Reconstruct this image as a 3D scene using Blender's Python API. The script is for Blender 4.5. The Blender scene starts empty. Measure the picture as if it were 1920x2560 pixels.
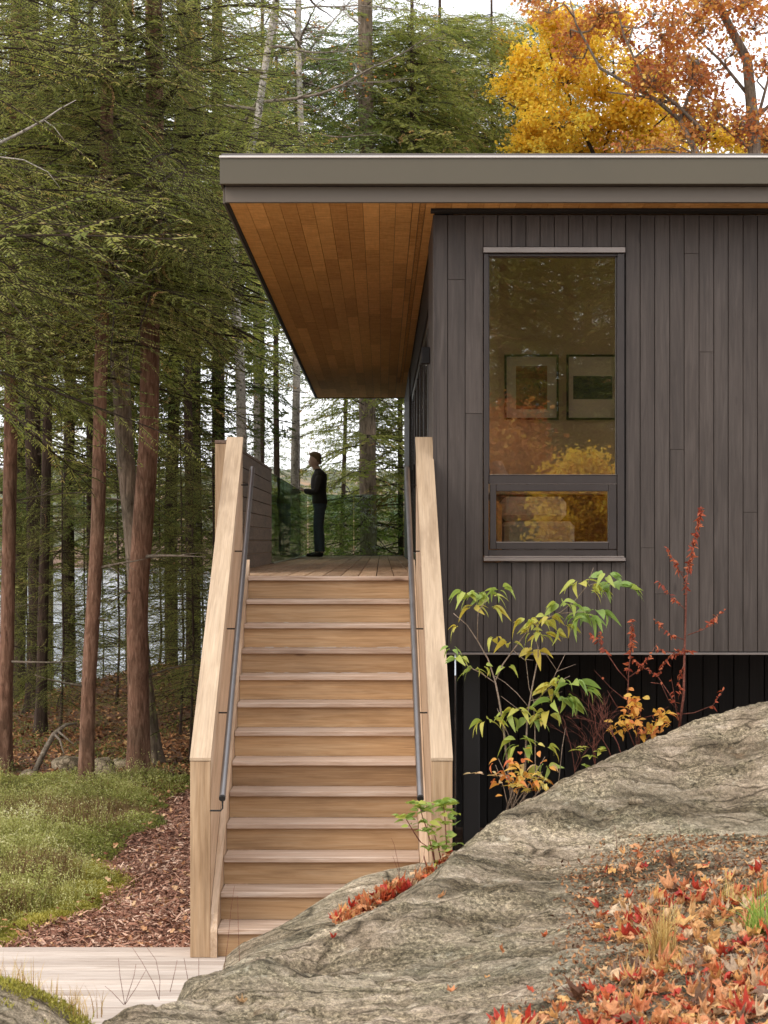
import bpy, math, random
import numpy as np
from mathutils import Vector, noise as mnoise
S = bpy.context.scene
COL = S.collection
FPX, VX, VY = 5200.0, 955.0, 1350.0        # focal length and vanishing point measured in the photograph
EYE = 2.603                                # eye level above the lower boardwalk
RUN, RISE, DTOP = 0.298, 0.178, 16.54
NST = 12
DECKZ = EYE - 0.289
def W(px, py, d):                          # a measured photo point at distance d -> world point
    return ((px - VX) / FPX * d, d, EYE + (VY - py) / FPX * d)
rng = np.random.default_rng(7)
random.seed(7)

# ---------------------------------------------------------------- mesh helpers
def ngon_mesh(name, V, groups, mats, rnd=None, smooth=False):
    """V (n,3); groups: list of (faces (m,k) int array, material index)"""
    me = bpy.data.meshes.new(name)
    V = np.asarray(V, np.float32)
    me.vertices.add(len(V)); me.vertices.foreach_set('co', V.ravel())
    loops = []; starts = []; tots = []; mi = []
    off = 0
    for F, m in groups:
        F = np.asarray(F, np.int32)
        if len(F) == 0: continue
        k = F.shape[1]
        loops.append(F.ravel())
        starts.append(off + np.arange(len(F)) * k); tots.append(np.full(len(F), k)); mi.append(np.full(len(F), m))
        off += F.size
    loops = np.concatenate(loops).astype(np.int32); starts = np.concatenate(starts).astype(np.int32)
    mi = np.concatenate(mi).astype(np.int32)
    me.loops.add(len(loops)); me.loops.foreach_set('vertex_index', loops)
    me.polygons.add(len(starts)); me.polygons.foreach_set('loop_start', starts)
    me.polygons.foreach_set('loop_total', np.concatenate(tots).astype(np.int32))
    for m in mats: me.materials.append(m)
    me.polygons.foreach_set('material_index', mi)
    me.polygons.foreach_set('use_smooth', np.full(len(starts), bool(smooth)))
    if rnd is not None:
        a = me.attributes.new('rnd', 'FLOAT', 'FACE'); a.data.foreach_set('value', np.asarray(rnd, np.float32))
    me.update(calc_edges=True); me.validate()
    return me

class MB:
    """collects shapes that make up ONE mesh"""
    def __init__(s): s.v = []; s.f = []; s.r = []; s.m = []
    def add(s, verts, faces, rnd=None, mat=0):
        o = len(s.v); s.v += [tuple(p) for p in verts]
        r = random.random() if rnd is None else rnd
        for f in faces: s.f.append([i + o for i in f]); s.r.append(r); s.m.append(mat)
        return s
    def box(s, x0, x1, y0, y1, z0, z1, rnd=None, mat=0, bev=0.0):
        if x0 > x1: x0, x1 = x1, x0
        if y0 > y1: y0, y1 = y1, y0
        if z0 > z1: z0, z1 = z1, z0
        if bev > 0:
            b = min(bev, (x1-x0)*.4, (y1-y0)*.4, (z1-z0)*.4)
            # chamfered box: 24 verts
            vs = []; idx = {}
            X = (x0, x1); Y = (y0, y1); Z = (z0, z1); sg = (1, -1)
            for i in (0, 1):
                for j in (0, 1):
                    for k in (0, 1):
                        idx[(i,j,k,0)] = len(vs); vs.append((X[i], Y[j]+sg[j]*b, Z[k]+sg[k]*b))
                        idx[(i,j,k,1)] = len(vs); vs.append((X[i]+sg[i]*b, Y[j], Z[k]+sg[k]*b))
                        idx[(i,j,k,2)] = len(vs); vs.append((X[i]+sg[i]*b, Y[j]+sg[j]*b, Z[k]))
            fs = []
            for i in (0, 1):
                fs.append([idx[(i,0,0,0)], idx[(i,1,0,0)], idx[(i,1,1,0)], idx[(i,0,1,0)]][::(1 if i else -1)])
                fs.append([idx[(0,i,0,1)], idx[(1,i,0,1)], idx[(1,i,1,1)], idx[(0,i,1,1)]][::(-1 if i else 1)])
                fs.append([idx[(0,0,i,2)], idx[(1,0,i,2)], idx[(1,1,i,2)], idx[(0,1,i,2)]][::(1 if i else -1)])
            for j in (0, 1):
                for k in (0, 1):
                    f = [idx[(0,j,k,1)], idx[(1,j,k,1)], idx[(1,j,k,2)], idx[(0,j,k,2)]]
                    fs.append(f[::(-1 if (j ^ k) else 1)] if True else f)
            for i in (0, 1):
                for k in (0, 1):
                    f = [idx[(i,0,k,0)], idx[(i,1,k,0)], idx[(i,1,k,2)], idx[(i,0,k,2)]]
                    fs.append(f[::(1 if (i ^ k) else -1)])
                for j in (0, 1):
                    f = [idx[(i,j,0,0)], idx[(i,j,1,0)], idx[(i,j,1,1)], idx[(i,j,0,1)]]
                    fs.append(f[::(-1 if (i ^ j) else 1)])
            for i in (0, 1):
                for j in (0, 1):
                    for k in (0, 1):
                        f = [idx[(i,j,k,0)], idx[(i,j,k,1)], idx[(i,j,k,2)]]
                        fs.append(f[::(1 if (i ^ j ^ k) else -1)])
            return s.add(vs, fs, rnd, mat)
        vs = [(x0,y0,z0),(x1,y0,z0),(x1,y1,z0),(x0,y1,z0),(x0,y0,z1),(x1,y0,z1),(x1,y1,z1),(x0,y1,z1)]
        return s.add(vs, [(0,3,2,1),(4,5,6,7),(0,1,5,4),(1,2,6,5),(2,3,7,6),(3,0,4,7)], rnd, mat)
    def prism(s, prof, x0, x1, rnd=None, mat=0, skew=0.0):
        """profile [(y,z)] extruded along x; skew shears x by distance"""
        n = len(prof)
        sh = lambda y: (DTOP - y) * skew
        vs = [(x0 + sh(y), y, z) for y, z in prof] + [(x1 + sh(y), y, z) for y, z in prof]
        fs = [tuple(range(n))[::-1], tuple(range(n, 2*n))]
        for i in range(n):
            j = (i + 1) % n; fs.append((i, j, n + j, n + i))
        return s.add(vs, fs, rnd, mat)
    def tube(s, pts, rad, sides=10, rnd=None, mat=0, cap=True):
        pts = [Vector(p) for p in pts]; n = len(pts)
        if not hasattr(rad, '__len__'): rad = [rad] * n
        t0 = (pts[1] - pts[0]).normalized()
        up = Vector((0,0,1)) if abs(t0.z) < .9 else Vector((1,0,0))
        u = t0.cross(up).normalized()
        vs = []
        for i, p in enumerate(pts):
            t = (pts[min(i+1, n-1)] - pts[max(i-1, 0)]).normalized()
            u = (u - t * u.dot(t)).normalized(); w = t.cross(u)
            for k in range(sides):
                a = 2 * math.pi * k / sides
                vs.append(p + (u * math.cos(a) + w * math.sin(a)) * rad[i])
        fs = []
        for i in range(n - 1):
            for k in range(sides):
                k2 = (k + 1) % sides
                fs.append((i*sides+k, i*sides+k2, (i+1)*sides+k2, (i+1)*sides+k))
        if cap:
            fs.append(tuple(range(sides))[::-1]); fs.append(tuple((n-1)*sides + k for k in range(sides)))
        return s.add(vs, fs, rnd, mat)
    def build(s, name, mats, parent=None, smooth=False, loc=None):
        if not isinstance(mats, (list, tuple)): mats = [mats]
        me = bpy.data.meshes.new(name)
        o = bpy.data.objects.new(name, me); COL.objects.link(o)
        org = Vector(loc) if loc is not None else Vector((0,0,0))
        if parent is not None: o.parent = parent; base = root_loc(parent)
        else: base = org; o.location = org
        me.from_pydata([(v[0]-base[0], v[1]-base[1], v[2]-base[2]) for v in s.v], [], s.f)
        for m in mats: me.materials.append(m)
        me.polygons.foreach_set('material_index', s.m)
        a = me.attributes.new('rnd', 'FLOAT', 'FACE'); a.data.foreach_set('value', s.r)
        if smooth:
            me.polygons.foreach_set('use_smooth', [True] * len(me.polygons))
            if smooth != 'all':
                me.set_sharp_from_angle(angle=math.radians(40))
        me.update()
        return o

def root_loc(o):
    v = Vector((0,0,0))
    while o is not None: v = v + Vector(o.location); o = o.parent
    return v
def tag(o, label=None, cat=None, group=None, kind=None):
    if label: o['label'] = label
    if cat: o['category'] = cat
    if group: o['group'] = group
    if kind: o['kind'] = kind
    return o
def empty(name, loc, label=None, cat=None, group=None):
    o = bpy.data.objects.new(name, None); COL.objects.link(o); o.location = loc
    o.empty_display_size = .2
    return tag(o, label, cat, group)
def linkmesh(name, me, parent=None, loc=(0,0,0)):
    o = bpy.data.objects.new(name, me); COL.objects.link(o); o.location = loc
    if parent is not None: o.parent = parent
    return o

# ---------------------------------------------------------------- materials
def nmat(name):
    m = bpy.data.materials.new(name); m.use_nodes = True
    nt = m.node_tree; nt.nodes.clear()
    out = nt.nodes.new('ShaderNodeOutputMaterial'); b = nt.nodes.new('ShaderNodeBsdfPrincipled')
    nt.links.new(b.outputs[0], out.inputs[0])
    return m, nt, b, out
def N(nt, t, **kw):
    n = nt.nodes.new(t)
    for k, v in kw.items():
        if k.startswith('i_'):
            key = k[2:]; key = int(key) if key.isdigit() else key.replace('_', ' ')
            n.inputs[key].default_value = v
        else: setattr(n, k, v)
    return n
def ramp(nt, fac, stops, interp='LINEAR'):
    r = nt.nodes.new('ShaderNodeValToRGB'); r.color_ramp.interpolation = interp
    el = r.color_ramp.elements
    while len(el) > 1: el.remove(el[-1])
    el[0].position = stops[0][0]; el[0].color = (*stops[0][1], 1)
    for p, c in stops[1:]:
        e = el.new(p); e.color = (*c, 1)
    nt.links.new(fac, r.inputs[0]); return r.outputs[0]
def noise_tex(nt, vec, scale, detail=4, rough=.55, dist=0.0):
    n = N(nt, 'ShaderNodeTexNoise'); n.inputs['Scale'].default_value = scale
    n.inputs['Detail'].default_value = detail; n.inputs['Roughness'].default_value = rough
    n.inputs['Distortion'].default_value = dist
    if vec is not None: nt.links.new(vec, n.inputs['Vector'])
    return n.outputs['Fac']
PRE_ROT = [None]
def coords(nt, scale=(1,1,1), rnd_off=True, rot=(0,0,0)):
    tc = N(nt, 'ShaderNodeTexCoord'); mp = N(nt, 'ShaderNodeMapping')
    mp.inputs['Scale'].default_value = scale; mp.inputs['Rotation'].default_value = rot
    nt.links.new(tc.outputs['Object'], mp.inputs['Vector'])
    if PRE_ROT[0]:
        m0 = N(nt, 'ShaderNodeMapping'); m0.inputs['Rotation'].default_value = PRE_ROT[0]
        nt.links.new(tc.outputs['Object'], m0.inputs['Vector']); nt.links.new(m0.outputs[0], mp.inputs['Vector'])
    if not rnd_off: return mp.outputs[0], None
    at = N(nt, 'ShaderNodeAttribute', attribute_name='rnd')
    mul = N(nt, 'ShaderNodeMath', operation='MULTIPLY'); mul.inputs[1].default_value = 37.0
    nt.links.new(at.outputs['Fac'], mul.inputs[0])
    add = N(nt, 'ShaderNodeVectorMath', operation='ADD')
    cmb = N(nt, 'ShaderNodeCombineXYZ')
    for i in range(3): nt.links.new(mul.outputs[0], cmb.inputs[i])
    nt.links.new(mp.outputs[0], add.inputs[0]); nt.links.new(cmb.outputs[0], add.inputs[1])
    return add.outputs[0], at.outputs['Fac']
def mixc(nt, fac, a, b, mode='MIX'):
    m = N(nt, 'ShaderNodeMix', data_type='RGBA', blend_type=mode)
    for sock, v in ((m.inputs[0], fac), (m.inputs[6], a), (m.inputs[7], b)):
        if isinstance(v, (int, float)): sock.default_value = v
        elif isinstance(v, tuple): sock.default_value = (*v, 1)
        else: nt.links.new(v, sock)
    return m.outputs[2]
def bump(nt, b, h, strength=.3, dist=.01, prev=None):
    n = N(nt, 'ShaderNodeBump'); n.inputs['Strength'].default_value = strength; n.inputs['Distance'].default_value = dist
    nt.links.new(h, n.inputs['Height'])
    if prev is not None: nt.links.new(prev, n.inputs['Normal'])
    nt.links.new(n.outputs[0], b.inputs['Normal']); return n.outputs[0]

def wood(name, dark, mid, light, axis='x', rough=.6, fig=1.0, var=.35, knots=True, grey=None, bscale=.25):
    m, nt, b, out = nmat(name)
    sc = {'x': (1.2, 22, 22), 'y': (22, 1.2, 22), 'z': (22, 22, 1.2)}[axis]
    v, r = coords(nt, sc)
    g = noise_tex(nt, v, 1.6*fig, 6, .62, .9)
    c = ramp(nt, g, [(.28, dark), (.47, mid), (.68, light)])
    # fine fibre
    sc2 = {'x': (3, 160, 160), 'y': (160, 3, 160), 'z': (160, 160, 3)}[axis]
    v2, _ = coords(nt, sc2)
    f = noise_tex(nt, v2, 1.0, 3, .6)
    fr = ramp(nt, f, [(.3, (.78,.78,.78)), (.7, (1.1,1.1,1.1))])
    c = mixc(nt, .8, c, fr, 'MULTIPLY')
    # board to board variation
    rr = N(nt, 'ShaderNodeTexWhiteNoise', noise_dimensions='1D'); nt.links.new(r, rr.inputs['W'])
    vr = ramp(nt, rr.outputs['Value'], [(0, (1-var, 1-var*1.15, 1-var*1.25)), (.5, (1,1,1)), (1, (1+var*.5, 1+var*.42, 1+var*.35))])
    c = mixc(nt, 1.0, c, vr, 'MULTIPLY')
    # weather streaks
    sc3 = {'x': (.8, 5, 5), 'y': (5, .8, 5), 'z': (5, 5, .8)}[axis]
    v3, _ = coords(nt, sc3)
    st = noise_tex(nt, v3, 1.3, 5, .6)
    stc = ramp(nt, st, [(.32, (.62,.58,.54)), (.5, (1,1,1))])
    c = mixc(nt, .8, c, stc, 'MULTIPLY')
    if knots:
        sck = {'x': (2.2, 7, 7), 'y': (7, 2.2, 7), 'z': (7, 7, 2.2)}[axis]
        vk, _ = coords(nt, sck)
        vo = N(nt, 'ShaderNodeTexVoronoi'); vo.inputs['Scale'].default_value = .55; nt.links.new(vk, vo.inputs['Vector'])
        kc = ramp(nt, vo.outputs['Distance'], [(.045, (.35,.25,.2)), (.08, (1,1,1))])
        c = mixc(nt, .8, c, kc, 'MULTIPLY')
    if grey: c = mixc(nt, grey[0], c, grey[1])
    nt.links.new(c, b.inputs['Base Color'])
    b.inputs['Roughness'].default_value = rough
    bump(nt, b, f, bscale, .002)
    return m
def plain(name, col, rough=.5, metal=0.0, nscale=6, var=.12, spec=.5):
    m, nt, b, out = nmat(name)
    v, _ = coords(nt, (1,1,1), False)
    n = noise_tex(nt, v, nscale, 5, .6)
    lo = tuple(c*(1-var) for c in col); hi = tuple(c*(1+var) for c in col)
    nt.links.new(ramp(nt, n, [(.3, lo), (.7, hi)]), b.inputs['Base Color'])
    rr = N(nt, 'ShaderNodeMapRange'); rr.inputs[3].default_value = rough*.85; rr.inputs[4].default_value = min(1, rough*1.15)
    nt.links.new(n, rr.inputs[0]); nt.links.new(rr.outputs[0], b.inputs['Roughness'])
    b.inputs['Metallic'].default_value = metal; b.inputs['Specular IOR Level'].default_value = spec
    return m
M = {}
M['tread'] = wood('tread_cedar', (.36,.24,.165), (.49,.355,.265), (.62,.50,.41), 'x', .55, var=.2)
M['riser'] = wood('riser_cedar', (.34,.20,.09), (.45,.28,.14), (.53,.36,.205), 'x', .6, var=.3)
PRE_ROT[0] = (-math.atan(.5973), 0, 0)      # grain follows the slope of the flight
M['cap'] = wood('cap_cedar', (.37,.26,.16), (.44,.32,.21), (.50,.37,.25), 'y', .6, var=.06, knots=False)
M['skirt'] = wood('skirt_cedar', (.42,.27,.16), (.54,.38,.25), (.62,.46,.33), 'y', .6, var=.1, knots=False)
PRE_ROT[0] = None
M['post'] = wood('post_cedar', (.29,.18,.09), (.39,.255,.145), (.46,.32,.195), 'z', .6, var=.08, knots=False)
M['deck'] = wood('deck_cedar', (.36,.21,.12), (.50,.32,.19), (.62,.44,.30), 'y', .6, var=.25)
M['walk'] = wood('walk_cedar', (.38,.30,.25), (.50,.42,.355), (.60,.52,.46), 'x', .7, var=.2)
M['guard'] = wood('guard_boards', (.095,.055,.036), (.135,.083,.056), (.185,.12,.085), 'y', .6, var=.25)
M['clad'] = wood('cladding_stain', (.038,.026,.020), (.054,.039,.031), (.076,.058,.048), 'z', .55, var=.15, bscale=.5)
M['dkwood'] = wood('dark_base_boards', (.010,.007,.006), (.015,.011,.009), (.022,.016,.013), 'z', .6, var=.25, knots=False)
M['fascia'] = plain('fascia_metal', (.082,.068,.043), .5, .0, 1.2, .06)
M['fascia2'] = plain('fascia_metal_lower', (.120,.096,.072), .45, .05, 1.0, .06)
M['lip'] = plain('roof_lip_metal', (.62,.57,.52), .3, .6, 3, .06)
M['mem'] = plain('roof_membrane', (.085,.07,.062), .7, 0, 3, .2)
M['frame'] = plain('window_frame_paint', (.040,.031,.028), .35, .2, 4, .08)
M['sillm'] = plain('sill_metal', (.28,.24,.22), .3, .6, 3, .06)
M['steel'] = plain('handrail_steel', (.22,.21,.21), .38, .85, 8, .1)
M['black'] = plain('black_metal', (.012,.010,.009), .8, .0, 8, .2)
M['col'] = plain('column_paint', (.032,.030,.029), .45, .2, 3, .1)

def soffit_mat():
    m, nt, b, out = nmat('soffit_maple')
    v, r = coords(nt, (1.0, 1.0, 1.0))
    # curly figure runs across the board
    vc, _ = coords(nt, (2.2, 9, 4))
    cur = noise_tex(nt, vc, 2.3, 3, .6, 1.6)
    base = ramp(nt, cur, [(.30, (.56,.27,.085)), (.50, (.72,.39,.135)), (.70, (.82,.49,.20))])
    rr = N(nt, 'ShaderNodeTexWhiteNoise', noise_dimensions='1D'); nt.links.new(r, rr.inputs['W'])
    vr = ramp(nt, rr.outputs['Value'], [(0, (.84,.79,.74)), (.4, (.98,.97,.95)), (1, (1.2,1.2,1.22))])
    c = mixc(nt, 1.0, base, vr, 'MULTIPLY')
    vf, _ = coords(nt, (60, 3, 60)); f = noise_tex(nt, vf, 1.0, 3, .6)
    c = mixc(nt, .6, c, ramp(nt, f, [(.3, (.85,.85,.85)), (.7, (1.08,1.08,1.08))]), 'MULTIPLY')
    nt.links.new(c, b.inputs['Base Color']); b.inputs['Roughness'].default_value = .75; b.inputs['Specular IOR Level'].default_value = .12
    return m
M['soffit'] = soffit_mat()

def glass_mat(name, tint, refl, tintfac=1.0):
    m, nt, b, out = nmat(name); nt.nodes.remove(b)
    tr = N(nt, 'ShaderNodeBsdfTransparent'); tr.inputs[0].default_value = (*tint, 1)
    gl = N(nt, 'ShaderNodeBsdfGlossy'); gl.inputs['Roughness'].default_value = .004; gl.inputs[0].default_value = (.95,.97,.95,1)
    fr = N(nt, 'ShaderNodeFresnel'); fr.inputs['IOR'].default_value = refl
    mx = N(nt, 'ShaderNodeMixShader')
    mn = N(nt, 'ShaderNodeMath', operation='MINIMUM'); mn.inputs[1].default_value = .42; nt.links.new(fr.outputs[0], mn.inputs[0])
    nt.links.new(mn.outputs[0], mx.inputs[0]); nt.links.new(tr.outputs[0], mx.inputs[1]); nt.links.new(gl.outputs[0], mx.inputs[2])
    nt.links.new(mx.outputs[0], out.inputs[0]); return m
M['railglass'] = glass_mat('rail_glass', (.62,.72,.62), 1.34)
M['winglass'] = glass_mat('window_glass', (.92,.88,.82), 2.25)
M['glassedge'] = plain('glass_edge', (.20,.32,.25), .2, 0, 4, .1)
# ================================================================ HOUSE
HX = 0.40; HD = 16.30; HY1 = 37.6
ZB = W(0, 1629, HD)[2]            # bottom of the cladding
ZS = EYE + 2.577                  # soffit
house = empty('house', (HX, HD, ZB), 'single storey house with dark stained vertical cladding and wide flat roof over the deck', 'house')
HXE = 5.8
wx = lambda px: W(px, 0, HD)[0]
wz = lambda py: W(0, py, HD)[2]
WX0, WX1 = wx(1209), wx(1560); WZ0, WZ1 = wz(1403), wz(619)
# front wall, boards with shadow gaps, butt joints and tint
mb = MB()
edges = []
x = HX + .055
marks = [1083, 1119, 1163, 1208]
xs = [wx(p) for p in marks]
w = (WX1 + .012 - xs[-1]) / 10.0
xs += [xs[-1] + w * i for i in range(1, 10)] + [WX1 + .012]
while xs[-1] < HXE: xs.append(xs[-1] + .1165 + random.uniform(-.004, .004))
joints = {1: [wz(699)], 2: [wz(1034)], 16: [wz(1124)], 17: [wz(634)], 18: [wz(880)], 14: [wz(1370)], 21: [wz(1281)], 15: [wz(1485)], 8: [], 24: [wz(900)], 27: [wz(1300)]}
for i in range(len(xs) - 1):
    a, b_ = xs[i] + .0025, xs[i+1] - .0025
    segs = []
    over = (a > WX0 - .03 and b_ < WX1 + .03)
    spans = [(ZB, WZ0 - .008), (WZ1 + .006, ZS - .03)] if over else [(ZB, ZS - .03)]
    for z0, z1 in spans:
        js = sorted([j for j in joints.get(i, []) if z0 < j < z1]); cur = z0
        for j in js: segs.append((cur, j - .0008)); cur = j + .0008
        segs.append((cur, z1))
    for z0, z1 in segs:
        mb.box(a, b_, HD - random.uniform(0, .0015), HD + .02, z0, z1, bev=.002)
mb.build('wall', M['clad'], house)
# wall body behind (opening for the window)
mb = MB()
y0, y1 = HD + .021, HD + .16
mb.box(HX + .01, WX0 - .004, y0, y1, ZB + .004, ZS - .035); mb.box(WX1 + .004, HXE, y0, y1, ZB + .004, ZS - .035)
mb.box(WX0 - .004, WX1 + .004, y0, y1, ZB + .004, WZ0 - .01); mb.box(WX0 - .004, WX1 + .004, y0, y1, WZ1 + .008, ZS - .035)
mb.build('wall_core', M['dkwood'], house)
# corner trim and drip flashing
mb = MB(); mb.box(HX, HX + .008, HD - .012, HD + .05, ZB, ZS - .03, bev=.002); mb.box(HX + .0085, HX + .02, HD - .008, HD - .0025, ZB, ZS - .03)
mb.build('corner_trim', M['clad'], house)
mb = MB(); mb.box(HX - .005, HXE, HD - .024, HD + .02, ZB - .024, ZB - .008, bev=.002)
mb.build('flashing', M['sillm'], house)
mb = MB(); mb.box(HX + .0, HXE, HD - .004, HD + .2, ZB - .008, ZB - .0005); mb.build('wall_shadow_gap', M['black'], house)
# side wall: boards, then tall glazed doors set back
mb = MB(); y = HD + .05
while y < HD + 1.75:
    mb.box(HX + .002, HX + .022, y + .003, y + .112, DECKZ - .3, ZS - .03, bev=.002); y += .115
mb.build('side_wall', M['clad'], house); mb = MB()
yy = HD + 14.5
while yy < HY1 - .1:
    mb.box(HX + .002, HX + .022, yy + .003, yy + .112, DECKZ - .3, ZS - .03, bev=.002); yy += .115
mb.build('side_wall', M['clad'], house)
mb = MB(); mb.box(HX + .024, HX + .16, HD + .165, HY1, DECKZ + 2.42, ZS - .03)
mb.box(HX + .024, HX + .16, HD + .165, HD + 1.75, DECKZ - .3, DECKZ + 2.418); mb.box(HX + .024, HX + .16, HD + 14.5, HY1, DECKZ - .3, DECKZ + 2.418)
mb.box(HX + .024, HX + .16, HD + 1.752, HD + 14.498, DECKZ - .3, DECKZ + .02)
mb.build('side_wall_core', M['dkwood'], house)
slid = []
y = HD + 1.78
while y < HD + 14.3:
    fr = MB(); ww = 2.08
    x0, x1 = HX + .04, HX + .095
    fr.box(x0, x1, y, y + .07, DECKZ + .025, DECKZ + 2.41, bev=.004); fr.box(x0, x1, y + ww - .07, y + ww, DECKZ + .025, DECKZ + 2.41, bev=.004)
    fr.box(x0, x1, y + .072, y + ww - .072, DECKZ + .025, DECKZ + .11, bev=.004); fr.box(x0, x1, y + .072, y + ww - .072, DECKZ + 2.33, DECKZ + 2.41, bev=.004)
    d = fr.build('glazed_door', M['frame'], house)
    MB().box(HX + .062, HX + .07, y + .071, y + ww - .071, DECKZ + .111, DECKZ + 2.329).build('pane', M['winglass'], d)
    MB().box(HX + .005, HX + .02, y + .028, y + .045, DECKZ + .95, DECKZ + 1.25, bev=.003).build('handle', M['black'], d)
    y += ww + .005
# wall lamp on the side wall
lm = MB().box(HX - .07, HX, HD + 1.05, HD + 1.13, DECKZ + 1.76, DECKZ + 1.90, bev=.006).build('wall_lamp', M['black'], house)
# window
win_ = MB()
yf = HD - .012
bx = lambda mb, a, b_, c, d_, y0, y1, bev=.003: mb.box(wx(a), wx(b_), y0, y1, wz(d_), wz(c), bev=bev)
bx(win_, 1209.5, 1221, 635, 1389, yf - .012, HD + .12); bx(win_, 1543, 1560, 635, 1389, yf - .012, HD + .12)
bx(win_, 1221.4, 1542.6, 635, 641, yf + .004, HD + .12); 
win_b = win_.build('window', M['frame'], house)
mb = MB(); bx(mb, 1208, 1562, 619.5, 633.5, yf - .035, HD + .1); mb.build('head_flashing', M['sillm'], win_b)
mb = MB(); bx(mb, 1208, 1562, 1394, 1403, yf - .05, HD + .1, .004); bx(mb, 1210, 1559, 1389.5, 1393.5, yf - .03, HD + .1, .002); mb.build('sill', M['sillm'], win_b)
mb = MB(); bx(mb, 1221.4, 1542.6, 1188, 1209, yf + .004, HD + .12, .004); bx(mb, 1221.4, 1542.6, 1374, 1389, yf + .004, HD + .12, .003)
bx(mb, 1221.4, 1224, 641.5, 1187.5, yf + .03, HD + .1, .001); bx(mb, 1540.5, 1542.6, 641.5, 1187.5, yf + .03, HD + .1, .001); mb.build('frame', M['frame'], win_b)
mb = MB(); bx(mb, 1225, 1240, 1211, 1373, yf - .004, HD + .06); bx(mb, 1521, 1541, 1211, 1373, yf - .004, HD + .06)
bx(mb, 1240.3, 1520.7, 1211, 1228, yf - .004, HD + .06); bx(mb, 1240.3, 1520.7, 1356, 1373, yf - .004, HD + .06); mb.build('sash', M['frame'], win_b)
mb = MB(); bx(mb, 1240, 1521, 1354.5, 1356.5, yf - .008, HD + .05, .001); bx(mb, 1224, 1542, 1209.3, 1210.4, yf - .004, HD + .05, .0005); bx(mb, 1224, 1541, 1186.5, 1187.7, yf - .002, HD + .05, .0005); mb.build('drip_edge', M['sillm'], win_b)
mb = MB(); bx(mb, 1224, 1540.5, 641.3, 1187.3, HD + .045, HD + .055, 0); mb.build('pane', M['winglass'], win_b)
mb = MB(); bx(mb, 1240.2, 1520.8, 1228.2, 1355.8, HD + .025, HD + .035, 0); mb.build('pane', M['winglass'], win_b)
# interior
M['inwall'] = plain('interior_wall', (.78,.58,.38), .6, 0, 2, .1)
M['infloor'] = wood('interior_floor', (.2,.1,.04), (.3,.16,.07), (.38,.22,.1), 'x', .4)
mb = MB(); zf = DECKZ + .02
mb.box(HX + .17, HXE, HD + 2.3, HD + 2.4, zf, ZS - .04); mb.build('interior_wall', M['inwall'], house)
mb = MB(); mb.box(HX + .17, HXE, HD + .17, HY1, zf - .25, zf - .001); mb.build('interior_floor', M['infloor'], house)
mb = MB(); mb.box(HX + .17, HXE, HD + .17, HY1, ZS - .034, ZS + .1); mb.build('interior_ceiling', M['inwall'], house)
# roof
xr = HXE + .3
mb = MB(); mb.box(W(563, 0, 15.85)[0], xr, 15.85, HY1 + .25, ZS + .014, ZS + .11)
mb.box(-1.19, xr, 15.74, HY1 + .35, ZS + .112, ZS + .30)
mb.build('roof', M['mem'], house)
mb = MB(); mb.box(W(563, 0, 15.80)[0], xr, 15.80, 15.846, ZS - .012, ZS + .108, bev=.003)
mb.box(-1.212, -1.198, 15.848, HY1 + .3, ZS - .012, ZS + .108); mb.build('lower_fascia', M['fascia2'], house)
xl = W(549.7, 0, 15.7)[0]
mb = MB(); mb.box(xl, xr, 15.69, 15.735, W(0, 459.5, 15.69)[2], W(0, 393.5, 15.69)[2], bev=.002)
mb.box(xl, xl + .02, 15.737, HY1 + .36, W(0, 459.5, 15.69)[2], W(0, 393.5, 15.69)[2]); mb.build('upper_fascia', M['fascia'], house)
mb = MB(); ztop = W(0, 389, 15.68)[2]; mb.box(xl - .004, xr, 15.676, 15.80, ztop - .017, ztop, bev=.003); mb.box(xl - .004, xl + .1, 15.802, HY1 + .36, ztop - .017, ztop); mb.build('drip_edge', M['lip'], house)
mb = MB(); mb.prism([(15.804, ztop - .017), (15.83, ztop + .045), (15.86, ztop + .05), (16.6, ztop + .052), (16.6, ztop - .017)], xl + .001, xr); mb.build('roof_edge', M['mem'], house)
# soffit boards (run away from the viewer), random lengths
mb = MB()
sx0, sx1 = -1.168, HX + .004
nb = 12; bw = (sx1 - .17 - sx0) / (nb - 1)
bounds = [sx0 + bw * i for i in range(nb)] + []
bounds = [b for b in bounds]
def plank(a, b_, ys, ye):
    y = ys
    while y < ye:
        L = random.uniform(1.1, 4.2); e = min(ye, y + L)
        if ye - e < .5: e = ye
        mb.box(a + .0015, b_ - .0015, y + .001, e - .001, ZS - .001 - random.uniform(0, .0012), ZS + .012)
        y = e
for i in range(nb - 1): plank(bounds[i], bounds[i+1], 15.85, HY1)
plank(sx1 - .168, sx1 - .112, 15.85, HY1); plank(sx1 - .066, sx1 + .012, 15.85, HY1)
mb.box(sx1 - .11, sx1 - .068, HY1 - 3.5, HY1, ZS - .001, ZS + .012)
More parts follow.
